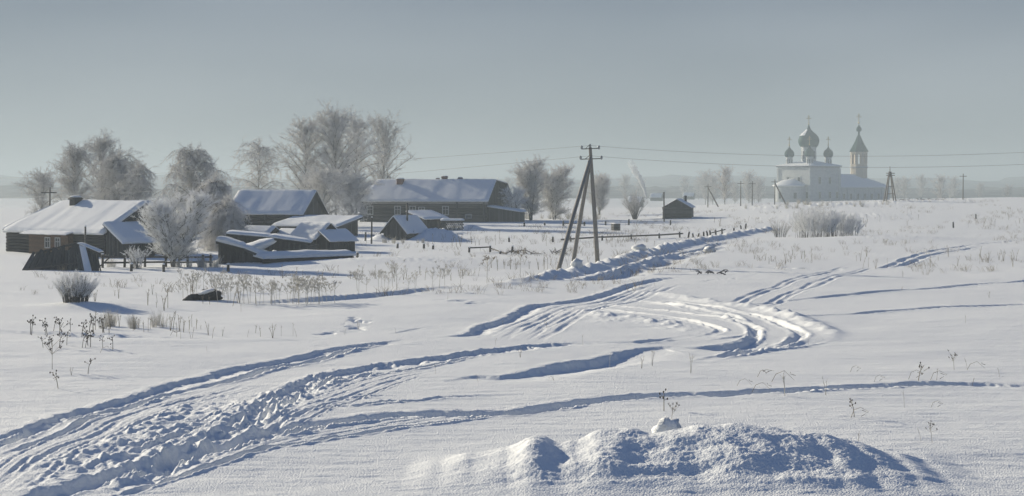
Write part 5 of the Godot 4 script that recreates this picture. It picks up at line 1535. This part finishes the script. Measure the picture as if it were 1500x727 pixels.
func plant(kind: String, at: Vector2, size: float, label: String, stalk: Material, head: Material, group := "", category := "weed") -> void:
	var key := kind + str(rng.randi() % 5)
	if not weed_kinds.has(key): weed_kinds[key] = weed(kind, hash(key))
	var m: Array = weed_kinds[key]
	var root := thing({"stalk": "weed_stalk", "umbel": "umbel_weed", "burdock": "burdock", "bent": "bent_weed", "tuft": "grass_tuft"}[kind], label, category, on_ground(at), rng.randf() * TAU if kind != "bent" else rng.randf_range(-0.5, 0.5), group)
	root.scale = Vector3.ONE * size
	part("blades" if kind == "tuft" else "stalk", m[0], stalk, root)
	if m[1]: part("seed_head", m[1], head, root).set_meta("kind", "stuff")

func patch(kind: String, c: Vector2, rx: float, rz: float, n: int, lo: float, hi: float, label: String, stalk: Material, head: Material, group: String) -> void:
	for k in n:
		var a := rng.randf() * TAU
		var q := sqrt(rng.randf())
		plant(kind, c + Vector2(cos(a) * rx, sin(a) * rz) * q, rng.randf_range(lo, hi), label, stalk, head, group)

func weeds() -> void:
	patch("umbel", Vector2(-11.70, -81.42), 3.1, 2.2, 46, 0.85, 1.35, "frosted weed in the tall stand left of centre field", M.straw_frost, M.straw_frost, "weed stand left of centre")
	patch("umbel", Vector2(-16.85, -89.89), 3.0, 5.0, 16, 0.7, 1.2, "frosted weed around the dark stump", M.straw_frost, M.straw_frost, "weeds around the stump")
	patch("stalk", Vector2(-16.72, -81.91), 4.5, 6.0, 22, 0.5, 1.0, "thin stalk in the snow before the stump", M.straw, M.straw, "thin stalks before the stump")
	patch("tuft", Vector2(-15.20, -66.31), 1.8, 1.4, 11, 0.45, 0.8, "tan grass tuft left of the long drift shadow", M.straw_frost, M.straw, "tan grass tufts at left")
	patch("stalk", Vector2(-14.72, -64.83), 2.6, 2.0, 20, 0.5, 0.9, "dry stalk among the tan grass tufts", M.straw, M.straw, "dry stalks among the tan grass")
	patch("burdock", Vector2(-17.27, -63.30), 1.5, 1.2, 12, 0.5, 0.85, "dark burdock on the drift edge at far left", M.dark_stalk, M.dark_stalk, "burdock at the left edge")
	patch("burdock", Vector2(-15.24, -57.59), 1.3, 0.8, 9, 0.45, 0.75, "burdock standing below the drift edge at far left", M.dark_stalk, M.dark_stalk, "burdock below the drift edge")
	plant("umbel", Vector2(-14.43, -51.39), 1.0, "forked umbel weed at the left edge below the burdock", M.straw, M.dark_stalk)
	plant("burdock", Vector2(-13.08, -50.48), 0.55, "small weed with one dark head left of the ruts", M.straw, M.dark_stalk)
	plant("burdock", Vector2(-13.03, -47.04), 0.6, "curled dark weed nearest to the left ruts", M.straw, M.dark_stalk)
	plant("burdock", Vector2(-13.81, -56.65), 0.55, "two headed dark burdock right of the left burdock group", M.dark_stalk, M.dark_stalk)
	plant("bent", Vector2(-14.05, -55.72), 0.6, "bent pale weed under the burdock group", M.straw, M.straw)
	plant("bent", Vector2(-13.00, -62.17), 0.6, "bent dark weed at the end of the drift shadow", M.dark_stalk, M.dark_stalk)
	patch("stalk", Vector2(-10.44, -61.89), 2.4, 1.6, 14, 0.3, 0.6, "low thin weed right of the drift shadow", M.straw, M.straw, "low weeds right of the drift")
	patch("umbel", Vector2(-5.65, -90.43), 3.0, 4.5, 16, 0.8, 1.6, "tall frosted weed below the yard, left of the broken fence", M.straw_frost, M.straw_frost, "tall weeds below the yard")
	patch("stalk", Vector2(-8.17, -103.18), 6.5, 7.0, 24, 0.5, 1.0, "thin dry stalk on the field edge below the timber pile", M.straw, M.straw, "stalks below the timber pile")
	plant("umbel", Vector2(-1.44, -93.46), 1.7, "tall branching weed left of the power pole", M.straw_frost, M.straw)
	plant("umbel", Vector2(0.52, -104.74), 1.6, "branching weed close to the power pole strut", M.straw_frost, M.straw)
	patch("stalk", Vector2(2.34, -112.38), 4.0, 6.0, 20, 0.6, 1.2, "dry stalk around the foot of the power pole", M.straw, M.straw, "stalks around the power pole")
	patch("stalk", Vector2(0.67, -160.07), 15.0, 13.0, 38, 0.6, 1.2, "thin stalk in the field behind the rail fence", M.straw, M.straw, "stalks behind the rail fence")
	patch("tuft", Vector2(5.69, -273.34), 9.0, 6.0, 26, 0.9, 1.7, "tall pale reed under the hazy willows", M.straw_frost, M.straw, "reeds under the willows")
	patch("tuft", Vector2(-10.80, -162.00), 2.5, 1.6, 8, 0.5, 0.8, "pale grass at the foot of the cellar hut", M.straw_frost, M.straw, "grass at the cellar hut")
	patch("stalk", Vector2(27.75, -123.33), 12.0, 12.0, 34, 0.6, 1.1, "thin stalk on the white slope at right", M.straw, M.straw, "stalks on the right slope")
	patch("stalk", Vector2(53.19, -223.94), 30.0, 25.0, 36, 0.7, 1.3, "faint stalk high on the slope below the church", M.straw, M.straw, "stalks high on the slope")
	patch("tuft", Vector2(55.57, -296.39), 16.0, 8.0, 22, 0.8, 1.5, "frosted tuft on the crest before the church", M.straw_frost, M.straw, "tufts on the crest")
	patch("tuft", Vector2(-24.70, -115.11), 5.0, 1.2, 14, 0.5, 1.0, "frosted weed tuft along the fence of the log house", M.straw_frost, M.straw, "tufts along the log house fence")
	# foreground stems
	for e in [["stalk", Vector2(3.16, -52.96), 0.5, "pair of pale stems above the rut in mid field"], ["stalk", Vector2(4.48, -52.40), 0.75, "pale leaning stem before the steep snow bank face"], ["stalk", Vector2(5.47, -50.10), 0.8, "thin upright stem right of the steep snow bank face"], ["burdock", Vector2(3.85, -41.48), 0.6, "tall weed with two dark heads above the front bank"], ["umbel", Vector2(3.79, -38.89), 0.5, "dark spike weed right behind the snow capped clump"], ["bent", Vector2(7.34, -49.21), 0.75, "arched weed under the cleared curve"], ["bent", Vector2(7.57, -48.04), 0.9, "long arched weed right of the arched one"], ["bent", Vector2(6.43, -47.04), 0.6, "pale bent straw near the long rut"], ["stalk", Vector2(7.42, -44.50), 0.8, "upright pale stem at the edge of the long rut"], ["bent", Vector2(6.66, -45.65), 0.7, "dark bent straw just above the long rut"], ["stalk", Vector2(8.61, -44.91), 0.55, "short white stem in the long rut at right"], ["bent", Vector2(10.44, -50.63), 0.5, "faint bent straw right of centre"], ["burdock", Vector2(12.00, -48.40), 0.6, "dark weed cluster above the rut near the right edge"], ["bent", Vector2(12.38, -48.55), 0.7, "arched dark straw right of the weed cluster"], ["bent", Vector2(11.77, -48.69), 0.65, "arched straw left of the weed cluster at right"], ["bent", Vector2(10.61, -48.04), 0.5, "small brown tangle above the rut at right"], ["umbel", Vector2(13.88, -51.39), 0.55, "dark umbel near the right edge"], ["bent", Vector2(14.20, -51.24), 0.7, "bent weed at the right edge"], ["bent", Vector2(8.23, -39.89), 0.65, "broken triangular dark weed lying right of the front bank"], ["burdock", Vector2(8.37, -40.01), 0.5, "dark seed heads of the broken weed right of the front bank"], ["umbel", Vector2(9.22, -35.92), 0.42, "small spiky weed with long shadow at lower right"], ["stalk", Vector2(9.02, -36.08), 0.35, "pale short stem left of the spiky weed at lower right"], ["stalk", Vector2(10.12, -42.23), 0.45, "thin crossed straw right of the long rut"], ["bent", Vector2(10.85, -42.48), 0.45, "crossed straws at the right below the rut"], ["stalk", Vector2(7.46, -35.33), 0.4, "white stem on the right end of the front bank"], ["stalk", Vector2(-1.00, -48.04), 0.25, "tiny stem left of the steep bank"], ["bent", Vector2(1.24, -48.04), 0.35, "small twig lying in mid field"], ["stalk", Vector2(10.74, -59.26), 0.4, "short weed at the end of the cleared curve"], ["stalk", Vector2(-6.46, -63.30), 0.3, "tiny stem beside the footprints"], ["stalk", Vector2(-4.48, -63.30), 0.3, "tiny stem right of the footprints"]]:
		plant(e[0], e[1], e[2], e[3], M.straw_frost if e[0] == "stalk" else M.straw, M.dark_stalk)
	# thin dry grass all over the slope and the field edge, too fine to count
	var tufts := []
	var R := RandomNumberGenerator.new()
	R.seed = 91
	for k in 5200:
		var right := k % 3 > 0
		var d := R.randf_range(105.0, 330.0) if right else R.randf_range(85.0, 230.0)
		var x := d * (R.randf_range(0.03, 0.33) if right else R.randf_range(-0.3, 0.08))
		if n_lump.get_noise_2d(x * 0.09, d * 0.05) < (0.1 if right else -0.08) + 0.15 * R.randf(): continue
		if not right and x < -0.1 * d and d > 112.0: continue
		tufts.append(Transform3D(Basis(Vector3.UP, R.randf() * TAU).scaled(Vector3.ONE * R.randf_range(0.25, 0.75) * Vector3(1, 1, 1)), Vector3(x, ground_y(x, -d), -d)))
	var gm := MultiMesh.new()
	gm.transform_format = MultiMesh.TRANSFORM_3D
	gm.mesh = weed("wisp", 77)[0]
	gm.instance_count = tufts.size()
	for k in tufts.size(): gm.set_instance_transform(k, tufts[k])
	var go := MultiMeshInstance3D.new()
	go.name = "grass"
	go.multimesh = gm
	go.material_override = M.straw
	add_child(go)
	tag(go, "thin dry grass poking through the snow all over the field", "grass", "", "stuff")
	# straws scattered over the open field
	for k in 60:
		var d := rng.randf_range(45.0, 150.0)
		var x := d * rng.randf_range(-0.3, 0.31)
		plant("stalk", Vector2(x, -d), rng.randf_range(0.2, 0.5), "tiny straw poking out of the open snow field", M.straw, M.straw, "straws scattered over the snow")

# ------------------------------------------------------------------ far things
func far_village() -> void:
	for e in [[Vector3(50.13, 1.27, -640.00), "hazy far hut under the column of smoke", 5.0], [Vector3(81.75, -0.95, -900.00), "faint far hut right of the smoke column", 6.0], [Vector3(108.21, -0.33, -980.00), "faintest far hut behind the field hut", 6.0]]:
		var at := Vector2(e[0].x, e[0].z)
		house("far_hut", e[1], "hut", at, 20.0, 1.0, e[2], [Vector2(0, 2.2), Vector2(2.5, 4.2), Vector2(5, 2.2)], {"front": "", "gable_board": 0.7, "snow": 0.3})
	# smoke rising from the far chimney
	var pts := [Vector3(52.27, 1.53, -640.00), Vector3(51.87, 3.40, -640.00), Vector3(51.20, 5.27, -640.00), Vector3(50.53, 6.87, -640.00), Vector3(49.60, 8.73, -640.00), Vector3(48.27, 10.33, -640.00), Vector3(47.73, 11.93, -640.00), Vector3(46.67, 13.53, -640.00)]
	var sm := thing("smoke", "thin white chimney smoke column above the far hut", "smoke", pts[0])
	sm.set_meta("kind", "stuff")
	for k in pts.size() * 2 - 1:
		var f := k / 2.0
		var p: Vector3 = pts[int(f)].lerp(pts[mini(int(f) + 1, pts.size() - 1)], f - int(f)) - pts[0]
		var r := 0.3 + 0.075 * k
		part("puff", lumpy(Vector3(r, 1.6, r), k + 3, 0.6), M.smoke[mini(k / 4, 3)], sm, Transform3D(Basis(Vector3.BACK, 0.3), p))

func build_all() -> void:
	make_units()
	village()
	fences()
	power_line()
	church()
	trees()
	weeds()
	far_village()

func _ready() -> void:
	rng.seed = 7
	# camera
	var cam := Camera3D.new()
	cam.name = "camera"
	cam.projection = Camera3D.PROJECTION_FRUSTUM
	cam.near = 1.0
	cam.far = 9000.0
	cam.size = 0.30292
	cam.frustum_offset = Vector2(0, -0.03896)
	cam.position = Vector3(0, EYE, 0)
	add_child(cam)
	# sky, haze and exposure
	var env := Environment.new()
	env.background_mode = Environment.BG_SKY
	var sky := ProceduralSkyMaterial.new()
	sky.sky_top_color = lin(0.013, 0.053, 0.165)
	sky.sky_horizon_color = lin(0.25, 0.288, 0.288)
	sky.sky_curve = 0.135
	sky.ground_bottom_color = lin(0.3, 0.33, 0.36)
	sky.ground_horizon_color = lin(0.33, 0.38, 0.40)
	sky.sun_angle_max = 80.0
	sky.sun_curve = 0.13
	# faint streaks of high cloud
	var streak := noise(80, 0.012, 4).get_seamless_image(512, 1024)
	streak.resize(2048, 1024, Image.INTERPOLATE_CUBIC)
	streak.convert(Image.FORMAT_L8)
	var grey := streak.get_data()
	var rgba := PackedByteArray()
	rgba.resize(grey.size() * 4)
	rgba.fill(255)
	for k in grey.size(): rgba[k * 4 + 3] = clampi(int((grey[k] - 110) * 1.6), 0, 255)
	sky.sky_cover = ImageTexture.create_from_image(Image.create_from_data(2048, 1024, false, Image.FORMAT_RGBA8, rgba))
	sky.sky_cover_modulate = Color(1, 1, 1, 0.1)
	env.sky = Sky.new()
	env.sky.sky_material = sky
	env.tonemap_mode = Environment.TONE_MAPPER_LINEAR
	env.tonemap_exposure = 1.27
	env.volumetric_fog_enabled = true
	env.volumetric_fog_density = 0.00075
	env.volumetric_fog_albedo = lin(0.77, 0.905, 1.0)
	env.volumetric_fog_anisotropy = 0.12
	env.volumetric_fog_length = 2000.0
	env.sdfgi_enabled = true
	env.ssao_enabled = true
	env.ssil_enabled = true
	var we := WorldEnvironment.new()
	we.name = "world"
	we.environment = env
	add_child(we)
	# low sun from the left and a little behind the village
	var sun := DirectionalLight3D.new()
	sun.name = "sun"
	var el := deg_to_rad(18.0)
	var az := deg_to_rad(42.0)
	sun.basis = Basis.looking_at(Vector3(cos(el) * cos(az), -sin(el), cos(el) * sin(az)))
	sun.light_energy = 1.6
	sun.light_color = Color(1.0, 0.957, 0.87)
	sun.light_angular_distance = 0.6
	sun.sky_mode = DirectionalLight3D.SKY_MODE_LIGHT_AND_SKY
	sun.shadow_enabled = true
	add_child(sun)
	make_materials()
	make_ground()
	build_all()
